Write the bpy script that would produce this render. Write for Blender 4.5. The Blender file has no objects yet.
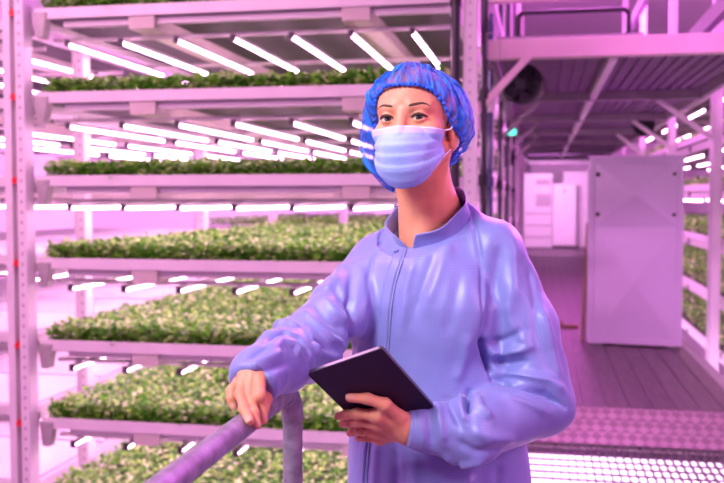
import bpy, bmesh, math, random
import numpy as np
from mathutils import Vector, Matrix
random.seed(7)
SC = bpy.context.scene
COL = SC.collection
PI = math.pi

# ---------------------------------------------------------------- camera
FPX, W, H = 910.0, 724.0, 483.0
YAW, PITCH, CAMZ = math.radians(11.07), math.radians(2.74), 1.42
cam_d = bpy.data.cameras.new('camera'); cam = bpy.data.objects.new('camera', cam_d); COL.objects.link(cam)
cam_d.sensor_width = 36.0; cam_d.lens = 36.0 * FPX / W; cam_d.clip_start = 0.05; cam_d.clip_end = 200
cam.location = (0, 0, CAMZ); cam.rotation_euler = (PI / 2 - PITCH, 0, YAW)
SC.camera = cam
cam_d.dof.use_dof = True; cam_d.dof.focus_distance = 1.62; cam_d.dof.aperture_fstop = 5.2
CO = np.array([0, 0, CAMZ])
FH = np.array([-math.sin(YAW), math.cos(YAW), 0.0]); RH = np.array([math.cos(YAW), math.sin(YAW), 0.0]); UP = np.array([0, 0, 1.0])
FW = FH * math.cos(PITCH) - UP * math.sin(PITCH); UW = UP * math.cos(PITCH) + FH * math.sin(PITCH)

def D(px, py, d):
    """the world point seen at picture position px, py at distance d along the view axis"""
    return CO + d * (FW + (px - W / 2) / FPX * RH - (py - H / 2) / FPX * UW)

# ---------------------------------------------------------------- helpers
def tag(o, label=None, cat=None, group=None, kind=None):
    if label: o['label'] = label
    if cat: o['category'] = cat
    if group: o['group'] = group
    if kind: o['kind'] = kind
    return o

def empty(name, loc, label=None, cat=None, group=None, kind=None):
    o = bpy.data.objects.new(name, None); COL.objects.link(o); o.location = loc
    o.empty_display_size = .1
    return tag(o, label, cat, group, kind)

class MB:
    """collects simple shapes (world coordinates) and links them as one mesh object"""
    def __init__(s): s.v = []; s.f = []; s.m = []; s.n = 0
    def add(s, verts, faces, mi=0):
        s.v.extend(tuple(map(float, p)) for p in verts)
        for f in faces: s.f.append(tuple(i + s.n for i in f)); s.m.append(mi)
        s.n += len(verts); return s
    def box(s, x0, x1, y0, y1, z0, z1, mi=0):
        v = [(x0, y0, z0), (x1, y0, z0), (x1, y1, z0), (x0, y1, z0), (x0, y0, z1), (x1, y0, z1), (x1, y1, z1), (x0, y1, z1)]
        return s.add(v, [(0, 3, 2, 1), (4, 5, 6, 7), (0, 1, 5, 4), (1, 2, 6, 5), (2, 3, 7, 6), (3, 0, 4, 7)], mi)
    def bar(s, p0, p1, w, h, up=(0, 0, 1), mi=0):
        p0 = Vector(p0); p1 = Vector(p1); t = (p1 - p0).normalized(); u = Vector(up)
        a = t.cross(u).normalized(); b = a.cross(t).normalized()
        v = [p + a * sa * w / 2 + b * sb * h / 2 for p in (p0, p1) for sa, sb in ((-1, -1), (1, -1), (1, 1), (-1, 1))]
        return s.add(v, [(0, 1, 2, 3), (7, 6, 5, 4), (0, 4, 5, 1), (1, 5, 6, 2), (2, 6, 7, 3), (3, 7, 4, 0)], mi)
    def tube(s, pts, r, n=12, closed=False, mi=0, caps=True):
        pts = [Vector(p) for p in pts]; k = len(pts); rr = r if hasattr(r, '__len__') else [r] * k
        ts = []
        for i in range(k):
            a = pts[(i - 1) % k] if closed or i > 0 else pts[i]; b = pts[(i + 1) % k] if closed or i < k - 1 else pts[i]
            ts.append((b - a).normalized())
        ref = Vector((0, 0, 1)) if abs(ts[0].z) < .9 else Vector((1, 0, 0))
        a = ts[0].cross(ref).normalized(); vs = []
        for i in range(k):
            a = (a - ts[i] * a.dot(ts[i])).normalized(); b = ts[i].cross(a)
            for j in range(n):
                t = 2 * PI * j / n; vs.append(pts[i] + (a * math.cos(t) + b * math.sin(t)) * rr[i])
        fs = []
        for i in range(k if closed else k - 1):
            i2 = (i + 1) % k
            for j in range(n):
                j2 = (j + 1) % n; fs.append((i * n + j, i * n + j2, i2 * n + j2, i2 * n + j))
        if not closed and caps: fs.append(tuple(range(n - 1, -1, -1))); fs.append(tuple((k - 1) * n + j for j in range(n)))
        return s.add(vs, fs, mi)
    def build(s, name, mats, parent=None, smooth=False, bevel=0.0, local=True):
        me = bpy.data.meshes.new(name)
        off = Vector((0, 0, 0))
        if parent is not None and local:
            p = parent
            while p is not None: off += p.location; p = p.parent
        me.from_pydata([tuple(Vector(v) - off) for v in s.v], [], s.f)
        mats = mats if isinstance(mats, (list, tuple)) else [mats]
        for m in mats: me.materials.append(m)
        if len(mats) > 1: me.polygons.foreach_set('material_index', s.m)
        if smooth:
            me.polygons.foreach_set('use_smooth', [True] * len(s.f))
        me.update()
        if smooth == 'auto':
            me.set_sharp_from_angle(angle=math.radians(40))
        o = bpy.data.objects.new(name, me); COL.objects.link(o)
        if parent is not None: o.parent = parent
        if bevel:
            b = o.modifiers.new('soft_edge', 'BEVEL'); b.width = bevel; b.segments = 2; b.limit_method = 'ANGLE'
        return o

KIDS = {}
def copy_tree(o, parent=None):
    c = o.copy(); COL.objects.link(c)
    if parent is not None: c.parent = parent
    for ch in list(o.children): copy_tree(ch, c)
    return c

# ---------------------------------------------------------------- materials
def mat(name, col, rough=.5, metal=0.0, var=.06, scale=8.0, bump=0.0, bscale=60.0, spec=.5, coat=0.0, stretch=None, alpha=1.0, trans=0.0, emis=None, es=0.0, sheen=0.0, sss=0.0):
    m = bpy.data.materials.new(name); m.use_nodes = True
    nt = m.node_tree; N = nt.nodes; L = nt.links; b = N['Principled BSDF']
    tc = N.new('ShaderNodeTexCoord'); mp = N.new('ShaderNodeMapping'); L.new(tc.outputs['Object'], mp.inputs['Vector'])
    if stretch: mp.inputs['Scale'].default_value = stretch
    nz = N.new('ShaderNodeTexNoise'); nz.inputs['Scale'].default_value = scale; nz.inputs['Detail'].default_value = 4
    L.new(mp.outputs[0], nz.inputs['Vector'])
    rp = N.new('ShaderNodeValToRGB'); rp.color_ramp.elements[0].position = .3; rp.color_ramp.elements[1].position = .7
    c0 = tuple(max(0, c * (1 - var)) for c in col); c1 = tuple(min(1, c * (1 + var)) for c in col)
    rp.color_ramp.elements[0].color = (*c0, 1); rp.color_ramp.elements[1].color = (*c1, 1)
    L.new(nz.outputs['Fac'], rp.inputs['Fac']); L.new(rp.outputs['Color'], b.inputs['Base Color'])
    b.inputs['Roughness'].default_value = rough; b.inputs['Metallic'].default_value = metal
    b.inputs['Specular IOR Level'].default_value = spec; b.inputs['Coat Weight'].default_value = coat
    b.inputs['Alpha'].default_value = alpha; b.inputs['Transmission Weight'].default_value = trans
    if sss: b.inputs['Subsurface Weight'].default_value = sss; b.inputs['Subsurface Radius'].default_value = (.012, .005, .003); b.inputs['Subsurface Scale'].default_value = 1
    if sheen: b.inputs['Sheen Weight'].default_value = sheen
    if emis: b.inputs['Emission Color'].default_value = (*emis, 1); b.inputs['Emission Strength'].default_value = es
    if bump:
        n2 = N.new('ShaderNodeTexNoise'); n2.inputs['Scale'].default_value = bscale; n2.inputs['Detail'].default_value = 3
        L.new(mp.outputs[0], n2.inputs['Vector'])
        bp = N.new('ShaderNodeBump'); bp.inputs['Strength'].default_value = bump; bp.inputs['Distance'].default_value = .01
        L.new(n2.outputs['Fac'], bp.inputs['Height']); L.new(bp.outputs[0], b.inputs['Normal'])
    return m

LED = (1.0, .43, .80)
M = {}
M['white_steel'] = mat('white_steel', (.80, .74, .78), .4, 0, .04, 6)
M['white_wall'] = mat('white_wall', (.84, .80, .84), .7, 0, .03, 3)
M['grey_steel'] = mat('grey_steel', (.34, .30, .34), .5, .2, .10, 9)
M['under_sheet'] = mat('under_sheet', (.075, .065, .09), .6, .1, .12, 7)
M['cream'] = mat('cream_paint', (.66, .55, .53), .45, 0, .05, 6)
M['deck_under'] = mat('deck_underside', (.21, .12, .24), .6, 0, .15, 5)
M['beam'] = mat('cross_beam_paint', (.62, .56, .52), .5, .0, .06, 9)
M['bracket'] = mat('bracket', (.45, .42, .42), .5, .3, .1, 20)
M['tray_sheet'] = mat('tray_sheet', (.85, .78, .84), .35, 0, .05, 4)
M['galv'] = mat('galvanised', (.27, .235, .31), .50, .35, .32, 45, .06, 120)
M['black'] = mat('black_plastic', (.02, .018, .025), .45, 0, .1, 12)
M['red'] = mat('red_clip', (.75, .02, .03), .4, 0, .05, 12)
M['dark_pipe'] = mat('dark_pipe', (.035, .03, .05), .35, 0, .1, 12)
M['led'] = mat('led_diffuser', (.9, .8, .9), .4, 0, 0, 5, emis=LED, es=27.0)
M['led_body'] = mat('led_housing', (.75, .72, .75), .35, .2, .03, 15)
M['led_cap'] = mat('led_cap', (.10, .09, .11), .5, 0, .05, 15)
M['soil'] = mat('growing_medium', (.06, .10, .035), .9, 0, .4, 30, .4, 40)
M['cab_white'] = mat('cabinet_white', (.52, .45, .62), .33, 0, .03, 2.5)
M['wood'] = mat('plank_wood', (.28, .16, .11), .6, 0, .2, 5, stretch=(8, 8, .7))
M['gap'] = mat('dark_gap', (.05, .04, .05), .8, 0, .1, 10)
M['deck_plank'] = mat('dark_plank', (.125, .085, .11), .5, .2, .22, 5, .1, 30, stretch=(6, .6, 1))
M['grate'] = mat('grating_steel', (.20, .17, .20), .45, .5, .15, 30)
M['floor_low'] = mat('pale_epoxy', (.82, .78, .82), .3, 0, .03, 2)
M['louvre'] = mat('louvre_grey', (.42, .33, .38), .5, 0, .1, 8)
M['exit'] = mat('green_lamp', (.1, .7, .5), .4, emis=(.05, .9, .55), es=2.0)
M['dark_blue'] = mat('dark_blue_pipe', (.02, .045, .22), .4, 0, .08, 9)
M['blue_pipe'] = mat('blue_pipe', (.03, .08, .5), .35, 0, .08, 9)

def leaf_mat():
    m = bpy.data.materials.new('salad_leaf'); m.use_nodes = True
    nt = m.node_tree; N = nt.nodes; L = nt.links; b = N['Principled BSDF']
    g = N.new('ShaderNodeNewGeometry'); rp = N.new('ShaderNodeValToRGB')
    e = rp.color_ramp.elements; e[0].position = 0; e[0].color = (.03, .22, .010, 1); e[1].position = 1; e[1].color = (.80, .92, .55, 1)
    k = e.new(.36); k.color = (.12, .50, .02, 1)
    k = e.new(.62); k.color = (.36, .80, .08, 1)
    k = e.new(.80); k.color = (.62, .92, .28, 1)
    L.new(g.outputs['Random Per Island'], rp.inputs['Fac']); L.new(rp.outputs[0], b.inputs['Base Color'])
    b.inputs['Roughness'].default_value = .42; b.inputs['Specular IOR Level'].default_value = .7
    tr = N.new('ShaderNodeBsdfTranslucent'); L.new(rp.outputs[0], tr.inputs['Color'])
    mx = N.new('ShaderNodeMixShader'); mx.inputs[0].default_value = .22
    L.new(b.outputs[0], mx.inputs[1]); L.new(tr.outputs[0], mx.inputs[2]); L.new(mx.outputs[0], N['Material Output'].inputs[0])
    return m
M['leaf'] = leaf_mat()

def plate_mat(name, base, dark, scale):
    """diamond-perforated plate: rotated grid of dark openings"""
    m = mat(name, base, .4, .3, .1, 8)
    nt = m.node_tree; N = nt.nodes; L = nt.links; b = N['Principled BSDF']
    tc = N.new('ShaderNodeTexCoord'); mp = N.new('ShaderNodeMapping'); mp.inputs['Scale'].default_value = (scale, scale * 1.0, scale); mp.inputs['Rotation'].default_value = (0, 0, PI / 4)
    L.new(tc.outputs['Object'], mp.inputs[0]); ck = N.new('ShaderNodeTexChecker'); ck.inputs['Scale'].default_value = 1.0
    L.new(mp.outputs[0], ck.inputs['Vector'])
    src = b.inputs['Base Color'].links[0].from_socket
    mx = N.new('ShaderNodeMixRGB'); L.new(ck.outputs['Fac'], mx.inputs[0]); L.new(src, mx.inputs[1]); mx.inputs[2].default_value = (*dark, 1)
    L.new(mx.outputs[0], b.inputs['Base Color'])
    bp = N.new('ShaderNodeBump'); bp.inputs['Strength'].default_value = .5; bp.inputs['Distance'].default_value = .004
    L.new(ck.outputs['Fac'], bp.inputs['Height']); L.new(bp.outputs[0], b.inputs['Normal'])
    return m
M['ramp'] = plate_mat('perforated_plate', (.52, .37, .43), (.33, .23, .27), 21)

# ---------------------------------------------------------------- the hall
LOWZ = -1.9
def struct(mb, name, m, **k):
    o = mb.build(name, m, **k); o['kind'] = 'structure'; return o
struct(MB().box(-10, 7, -5, 29, LOWZ - .1, LOWZ), 'floor', M['floor_low'])
struct(MB().box(-10, 7, -5, 29, 5.6, 5.7), 'ceiling', M['white_wall'])
struct(MB().box(-10, 7, 29, 29.1, LOWZ - .1, 5.7), 'wall_back', M['white_wall'])
struct(MB().box(-10, 7, -5.1, -5, LOWZ - .1, 5.7), 'wall_front', M['white_wall'])
struct(MB().box(-10.1, -10, -5.1, 29.1, LOWZ - .1, 5.7), 'wall_left', M['white_wall'])
struct(MB().box(7, 7.1, -5.1, 29.1, LOWZ - .1, 5.7), 'wall_right', M['white_wall'])
struct(MB().box(-10, -.75, 19.0, 19.1, LOWZ, 5.6), 'wall_inner', M['white_wall'])

# walkway: grating in the foreground, ramp, plank floor beyond
PX0, PX1 = -.44, 2.3
g = MB()
for i in range(int((PX1 - PX0) / .043) + 1):
    x = PX0 + i * .043; g.box(x - .0022, x + .0022, -1.2, 5.36, -.030, 0)
y = -1.2
while y <= 5.36:
    g.box(PX0, PX1, y - .010, y + .010, -.008, -.0005); y += .115
struct(g, 'floor_grating', M['grate'])
g = MB()
for y in (-1.1, .6, 2.3, 3.6, 5.3): g.box(PX0, PX1, y - .03, y + .03, -.16 if y < 5 else -.05, -.031)
for x in (PX0 + .03, PX1 - .03): g.box(x - .03, x + .03, -1.2, 5.36, -.18, -.036)
struct(g, 'floor_frame', M['grate'])
WZ = .15
g = MB(); g.add([(PX0, 5.36, 0), (PX1, 5.36, 0), (PX1, 5.66, WZ), (PX0, 5.66, WZ), (PX0, 5.36, -.03), (PX1, 5.36, -.03), (PX1, 5.66, WZ - .03), (PX0, 5.66, WZ - .03)],
                [(0, 1, 2, 3), (7, 6, 5, 4), (0, 4, 5, 1), (2, 6, 7, 3), (0, 3, 7, 4), (1, 5, 6, 2)])
struct(g, 'floor_ramp', M['ramp'])
g = MB(); x = -.42; k = 0
while x < 1.18:
    g.box(x, min(x + .132, 1.21), 5.66, 29, WZ - .04, WZ); x += .138; k += 1
struct(g, 'floor_walkway', M['deck_plank'])
struct(MB().box(-.42, 1.21, 5.66, 29, WZ - .10, WZ - .006).box(1.21, 1.30, 5.66, 29, WZ - .16, WZ - .01), 'floor_edge', M['grey_steel'])

# ---------------------------------------------------------------- racks
LEV = [2.55, 2.05, 1.55, 1.05, .55, .07, -.43]
LNAME = ['top', 'second', 'third', 'fourth', 'fifth', 'sixth', 'lowest']
ORD = ['first', 'second', 'third', 'fourth', 'fifth', 'sixth', 'seventh', 'eighth', 'ninth', 'tenth']

def shelf(x0, x1, y0, y1, z, label, group, along='x', front='y'):
    """a grow shelf; its white fascia faces -y (front='y') or -x (front='x')"""
    r = empty('grow_shelf', ((x0 + x1) / 2, y0, z - .14), label, 'shelf', group)
    if front == 'y':
        MB().box(x0, x1, y0, y0 + .022, z - .060, z + .006).box(x0, x1, y0 + .022, y0 + .05, z - .060, z - .054).build('fascia', M['white_steel'], r, bevel=.004)
        MB().box(x0 + .16, x1, y0 + .05, y0 + .09, z - .102, z - .045).build('lower_rail', M['white_steel'], r, bevel=.004)
        MB().box(x0, x1, y1 - .03, y1, z - .10, z).build('rear_rail', M['white_steel'], r)
        for x in (x0 + .02, x1 - .02):
            MB().box(x - .02, x + .02, y0 + .03, y1 - .03, z - .10, z - .005).build('side_rail', M['white_steel'], r)
        for fx in (.27, .78):
            x = x0 + (x1 - x0) * fx
            MB().box(x - .08, x + .08, y0 + .012, y1 - .03, z - .135, z - .062).build('cross_beam', M['beam'], r)
        n = 4; step = (y1 - y0) / n
        for i in range(5):
            y = y0 + .22 + i * (y1 - y0 - .5) / 4
            MB().tube([(x0, y, z - .152), (x1, y, z - .152)], .014, 8).build('light_rail', M['white_steel'], r, smooth='auto')
    else:
        MB().box(x0, x0 + .022, y0, y1, z - .060, z + .006).build('fascia', M['white_steel'], r, bevel=.004)
        MB().box(x0 + .05, x0 + .09, y0, y1, z - .135, z - .06).build('lower_rail', M['white_steel'], r)
        for i in range(9):
            y = y0 + .3 + i * (y1 - y0 - .6) / 8
            MB().box(x0 + .03, x1, y - .03, y + .03, z - .13, z - .062).build('cross_beam', M['grey_steel'], r)
        for y in (y0 + .02, y1 - .02): MB().box(x0, x1, y - .02, y + .02, z - .10, z - .005).build('side_rail', M['white_steel'], r)
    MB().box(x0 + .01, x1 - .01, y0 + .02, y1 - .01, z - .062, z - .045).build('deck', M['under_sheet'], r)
    return r

def end_bracket(r, x, y, z):
    MB().add([(x - .01, y - .012, z - .02), (x + .085, y - .012, z - .02), (x + .06, y - .012, z - .17), (x + .01, y - .012, z - .17),
              (x - .01, y + .06, z - .02), (x + .085, y + .06, z - .02), (x + .06, y + .06, z - .17), (x + .01, y + .06, z - .17)],
             [(0, 3, 2, 1), (4, 5, 6, 7), (0, 1, 5, 4), (1, 2, 6, 5), (2, 3, 7, 6), (3, 0, 4, 7)]).build('end_bracket', M['bracket'], r, bevel=.006)

# one LED tube, built once; along +y from the origin
TUBE = {}
def led_tube(x, y, z, label, group, length=1.45):
    if 'o' not in TUBE:
        r = empty('led_tube', (0, 0, 0))
        MB().box(-.0135, .0135, .012, 1.438, .004, .024).build('housing', M['led_body'], r)
        t = MB(); n = 7; vs = []
        for yy in (.012, 1.438):
            for j in range(n): a = PI + PI * j / (n - 1); vs.append((.0135 * math.cos(a), yy, .004 + .017 * math.sin(a)))
        t.add(vs, [(j, j + n, j + n + 1, j + 1) for j in range(n - 1)]); t.build('diffuser', M['led'], r, smooth=True)
        for yy in (0, 1.438): MB().box(-.016, .016, yy, yy + .012, -.016, .026).build('end_cap', M['led_cap'], r)
        MB().tube([(0, -.006, .004), (0, .001, .004)], .008, 10).build('end_socket', M['gap'], r)
        TUBE['o'] = r; o = r
    else: o = copy_tree(TUBE['o'])
    o.location = (x, y, z); tag(o, label, 'light', group)
    return o

# leaves: one planted bed mesh, shared by the beds of equal size
def bed_mesh(name, lx, ly, n, seed, bias=1.0):
    rng = np.random.default_rng(seed)
    x = rng.uniform(.0, lx, n); y = .004 + (ly) * rng.uniform(0, 1, n) ** bias
    hump = .5 + .5 * np.sin(x * 9 + 1.3 * np.sin(y * 7)) * np.sin(y * 8 + 2 * np.sin(x * 5))
    f = n // 6; x[:f] = rng.uniform(0, lx, f); y[:f] = rng.uniform(.004, .16, f)
    f2 = f + n // 30; x[f:f2] = rng.uniform(0, .10, f2 - f)
    hump = .5 + .5 * np.sin(x * 9 + 1.3 * np.sin(y * 7)) * np.sin(y * 8 + 2 * np.sin(x * 5)); edge = np.clip(1 - y / .2, 0, 1)
    z = rng.uniform(-.012, .066, n) + .036 * hump * (1 - edge); z[:f2] = rng.uniform(-.012, .085, f2)
    s = rng.uniform(.018, .038, n); az = rng.uniform(0, 2 * PI, n); tilt = rng.uniform(-.15, .9, n); roll = rng.uniform(-.5, .5, n)
    t = np.stack([np.cos(az) * np.cos(tilt), np.sin(az) * np.cos(tilt), np.sin(tilt)], 1)
    b = np.stack([-np.sin(az), np.cos(az), np.zeros(n)], 1) * np.cos(roll)[:, None]; b[:, 2] += np.sin(roll)
    c = np.stack([x, y, z], 1); u = np.cross(t, b)
    L = s[:, None]
    P = [c, c + t * L * .55 + b * L * .5 + u * L * .10, c + t * L * .62, c + t * L * .55 - b * L * .5 + u * L * .10, c + t * L * 1.2 + b * L * .28 - u * L * .12, c + t * L * 1.2 - b * L * .28 - u * L * .12]
    V = np.stack(P, 1).reshape(-1, 3)
    base = np.arange(n)[:, None] * 6
    F = np.concatenate([base + np.array([0, 1, 2, 3])[None], base + np.array([2, 1, 4, 5])[None], ], 0)
    T = base + np.array([2, 5, 3])[None]
    # a low mat of growing medium under the leaves
    k = len(V)
    V = np.concatenate([V, np.array([[.02, .02, -.045], [lx - .02, .02, -.045], [lx - .02, ly, -.045], [.02, ly, -.045], [.02, .02, -.012], [lx - .02, .02, -.012], [lx - .02, ly, -.012], [.02, ly, -.012]])])
    BX = np.array([(0, 3, 2, 1), (4, 5, 6, 7), (0, 1, 5, 4), (1, 2, 6, 5), (2, 3, 7, 6), (3, 0, 4, 7)]) + k
    faces = [tuple(f) for f in F.tolist()] + [tuple(f) for f in T.tolist()] + [tuple(f) for f in BX.tolist()]
    me = bpy.data.meshes.new(name); me.from_pydata(V.tolist(), [], faces)
    me.materials.append(M['leaf']); me.materials.append(M['soil'])
    mi = [0] * (len(F) + len(T)) + [1] * 6
    me.polygons.foreach_set('material_index', mi); me.update()
    return me

def greens(me, x0, y0, z, label, group):
    o = bpy.data.objects.new('leafy_greens', me); COL.objects.link(o); o.location = (x0, y0, z)
    return tag(o, label, 'plants', group, 'stuff')

AX0, AX1, AY0, AY1 = -2.99, -.47, 5.04, 10.2
bedA = bed_mesh('leafy_greens', AX1 - AX0 - .07, AY1 - AY0 - .1, 26000, 3, 1.35)
bedA2 = bed_mesh('leafy_greens', AX1 - AX0 - .07, AY1 - AY0 - .1, 26000, 5, 1.35)
for i, z in enumerate(LEV):
    r = shelf(AX0, AX1, AY0, AY1, z, f'white {LNAME[i]} grow shelf of the rack behind the handrail', 'grow shelves of the planted rack')
    end_bracket(r, AX0, AY0, z)
    greens(bedA if i % 2 else bedA2, AX0 + .035, AY0 + .024, z, f'bed of small green salad plants on the {LNAME[i]} shelf of the left rack', 'planted beds')
    if i < 6:
        for row in range(3):
            for k in range(7):
                led_tube(-2.85 + .355 * k, 5.16 + 1.66 * row, z - .19,
                         f'lit LED tube under the {LNAME[i]} planted shelf, {ORD[k]} from the left in the {["front", "middle", "rear"][row]} row', 'LED tubes under the planted rack')

def upright(x, y, z0, z1, label, group, clips=True, w=.15, facing='y'):
    r = empty('rack_upright', (x, y, z0), label, 'rack post', group)
    if facing == 'y':
        MB().box(x - w / 2, x - w / 2 + .05, y - .01, y + .07, z0, z1).build('flange', M['white_steel'], r, bevel=.004)
        fl = MB().box(x + w / 2 - .055, x + w / 2, y - .03, y + .07, z0, z1); h = fl
        MB().box(x - w / 2 + .05, x + w / 2 - .055, y + .05, y + .06, z0, z1).build('web', M['white_steel'], r)
        z = max(z0, -.6) + .05
        while z < min(z1, 3.1):
            h.box(x + w / 2 - .034, x + w / 2 - .022, y - .0315, y - .029, z, z + .018, 1); z += .0625
        fl.build('flange', [M['white_steel'], M['louvre']], r)
    else:
        MB().box(x - .01, x + .07, y - w / 2, y - w / 2 + .055, z0, z1).build('flange', M['white_steel'], r, bevel=.004)
        MB().box(x - .01, x + .07, y + w / 2 - .055, y + w / 2, z0, z1).build('flange', M['white_steel'], r, bevel=.004)
        MB().box(x + .03, x + .05, y - w / 2 + .055, y + w / 2 - .055, z0, z1).build('web', M['white_steel'], r)
    if clips:
        for z in LEV:
            if z0 < z < z1: MB().tube([(x - .006, y - .014, z - .025), (x - .006, y + .052, z - .025)], .021, 10).build('red_clip', M['red'], r, smooth='auto')
    return r
upright(-3.10, 5.0, LOWZ, 5.4, 'white slotted rack post with red clips at the left edge of the photo', 'rack posts')
for (y, nm) in ((5.68, 'just behind the front'), (7.9, 'halfway along'), (10.15, 'at the rear')):
    upright(-3.05, y, LOWZ, 5.4, f'white rack post on the left side of the planted rack {nm}', 'rack posts', False, .09)

# the neighbouring bay of empty white trays, beyond the left post
BX0, BX1 = -5.7, -3.2
tray_names = ['top', 'second', 'third', 'fourth', 'fifth', 'sixth', 'lowest']
for i, z in enumerate(LEV):
    r = shelf(BX0, BX1, 5.3, 10.3, z, f'{tray_names[i]} white shelf of the rack bay left of the planted rack', 'grow shelves of the empty bay')
    sh = MB()
    for k in range(5):
        y = 5.36 + k * .98
        for x in (BX0 + .05, BX0 + 1.28): sh.box(x, x + 1.17, y, y + .93, z - .045, z + .004)
    o = sh.build('tray_liner', M['tray_sheet'], r)
    if i < 6:
        for row in range(3):
            for k in range(3):
                led_tube(-3.42 - .5 * k, 5.5 + 1.66 * row, z - .19,
                         f'LED tube under {tray_names[i]} shelf of the empty bay, {ORD[k]} from its post, {["front", "middle", "rear"][row]} row', 'LED tubes of the empty bay')

# rack behind, seen through the gaps
CX0, CX1, CY0, CY1 = -4.6, -.55, 12.0, 17.2
bedC = bed_mesh('leafy_greens', CX1 - CX0 - .1, CY1 - CY0 - .1, 9000, 8, 1.2)
for i in (0, 1, 2, 3, 4):
    z = LEV[i]
    shelf(CX0, CX1, CY0, CY1, z, f'{LNAME[i]} white shelf of the rack farther back', 'grow shelves farther back')
    greens(bedC, CX0 + .05, CY0 + .03, z, f'bed of green plants on the {LNAME[i]} shelf of the rack farther back', 'planted beds')
    for k in range(10):
        led_tube(CX0 + .25 + .4 * k, 12.2, z - .19, f'lit LED tube under the {LNAME[i]} shelf of the rack farther back, {ORD[k]} from the left', 'LED tubes farther back')
for x, nm in ((CX0 - .06, 'left'), (-2.6, 'middle')):
    upright(x, 11.95, LOWZ, 5.4, f'{nm} white post of the rack farther back', 'rack posts', False, .10)

# right-hand rack beyond the walkway
RX0, RX1, RY0, RY1 = 1.56, 3.9, 6.2, 17.4
bedR = bed_mesh('leafy_greens', RX1 - RX0 - .1, RY1 - RY0 - .1, 14000, 11)
for i in range(0, 6):
    z = LEV[i]
    r = shelf(RX0, RX1, RY0, RY1, z, f'{LNAME[i]} white shelf of the rack right of the walkway', 'grow shelves right of the walkway', front='x')
    if i > 0: greens(bedR, RX0 + .05, RY0 + .05, z, f'bed of green plants on the {LNAME[i]} shelf right of the walkway', 'planted beds')
    for row in range(5):
        for k in range(3):
            if i < 5 : led_tube(1.78 + .5 * k, 6.4 + 2.1 * row, z - .156, f'LED tube under {LNAME[i]} shelf right of walkway, {ORD[row]} along, {ORD[k]} in from aisle', 'LED tubes right of the walkway')
for k, y in enumerate((8.4, 11.2, 14.4, 17.5)):
    upright(1.47, y, LOWZ, 5.4, f'white double rack post right of the walkway, {["next to the white cabinet", "second one along", "third one along", "farthest one"][k]}', 'rack posts right of the walkway', False, .17, 'x')
# ---------------------------------------------------------------- the column and services at the walkway's left edge
def column(x, y, z0, z1, label, w=.075):
    r = empty('steel_column', (x, y, z0), label, 'column', 'columns along the walkway')
    h = MB().box(x - w / 2, x + w / 2, y - w / 2, y + w / 2, z0, z1); z = .9
    while z < min(z1, 3.0):
        h.box(x - .006, x + .006, y - w / 2 - .0015, y - w / 2 + .001, z, z + .016, 1); z += .06
    h.build('shaft', [M['white_steel'], M['cab_white']], r)
    MB().box(x - .07, x + .07, y - .07, y + .07, z0, z0 + .012).build('base_plate', M['grey_steel'], r)
    return r
column(-.378, 5.0, LOWZ, 5.4, 'slender white perforated column behind the woman')
r = empty('drain_pipe', (-.455, 4.95, LOWZ), 'black vertical pipe beside the white column', 'pipe')
MB().tube([(-.455, 4.95, LOWZ), (-.455, 4.95, 5.3)], .025, 12).build('pipe', M['dark_pipe'], r, smooth='auto')
for z in (.9, 1.75, 2.45):
    MB().tube([(-.455, 4.95, z), (-.455, 4.95, z + .06)], .032, 12).build('collar', M['black'], r, smooth='auto')
for k, y in enumerate((7.4, 9.4, 11.6, 14.0, 16.6, 20.0)):
    column(-.40, y, WZ, 5.4, f'white column on the left edge of the walkway, {ORD[k + 1]} from the front', .055)
for k, y in enumerate((5.9, 6.6, 8.3, 10.3, 12.6)):
    r = empty('service_pipe', (-.36, y, WZ), f'dark vertical pipe on the left side of the walkway, {ORD[k]} from the front', 'pipe', 'pipes along the walkway')
    MB().tube([(-.36, y, WZ), (-.36, y, 4.8)], .024, 10).build('pipe', M['dark_pipe'], r, smooth='auto')
    for z in (.8, 1.5, 2.05): MB().tube([(-.36, y, z), (-.36, y, z + .07)], .034, 10).build('coupling', M['black'], r, smooth='auto')
r = empty('water_pipe', (-.355, 6.25, WZ), 'blue vertical water pipe beside the diagonal brace', 'pipe')
MB().tube([(-.335, 6.25, WZ), (-.335, 6.25, 4.8)], .011, 10).build('pipe', M['dark_blue'], r, smooth='auto')
MB().tube([(-.335, 6.25, 2.0), (-.335, 6.25, 2.12)], .03, 10).build('coupling', M['white_steel'], r, smooth='auto')
# beams of the walkway's left rack side: one low rail per level, running along the walkway
for k, z in enumerate((.62, 1.12, 1.62)):
    o = MB().box(-.47, -.42, 6.55, 18.9, z - .10, z).build('side_rail', M['white_steel'], None, bevel=.004)
    tag(o, f'{["lowest", "middle", "highest"][k]} white side rail running along the left edge of the walkway', 'rail', 'rails along the walkway')

# ---------------------------------------------------------------- mezzanine over the walkway
MZ = 2.305
mz = empty('mezzanine_platform', (.4, 5.95, MZ), 'overhead steel platform above the walkway', 'platform')
MB().box(-.36, 1.62, 5.90, 5.96, MZ, MZ + .122).box(-.36, 1.62, 5.96, 6.0, MZ, MZ + .012).build('front_beam', M['cream'], mz, bevel=.005)
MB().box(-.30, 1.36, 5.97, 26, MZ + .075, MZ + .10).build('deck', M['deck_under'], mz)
g = MB(); x = -.28
while x < 1.33: g.box(x, x + .028, 5.98, 26, MZ + .055, MZ + .076); x += .085
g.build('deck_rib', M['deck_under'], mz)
for y in (8.3, 10.5, 12.7, 15.0, 17.6, 20.4, 23.4): MB().box(-.34, 1.38, y, y + .07, MZ - .03, MZ + .05).build('cross_beam', M['grey_steel'], mz, bevel=.004)
for (y0, y1) in ((5.97, 8.3), (8.37, 10.5), (10.57, 12.7), (12.77, 15.0), (15.07, 17.6), (17.67, 20.4)):
    MB().box(.42, .47, y0, y1, MZ - .02, MZ + .05).build('joist', M['white_steel'], mz, bevel=.004)
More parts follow.
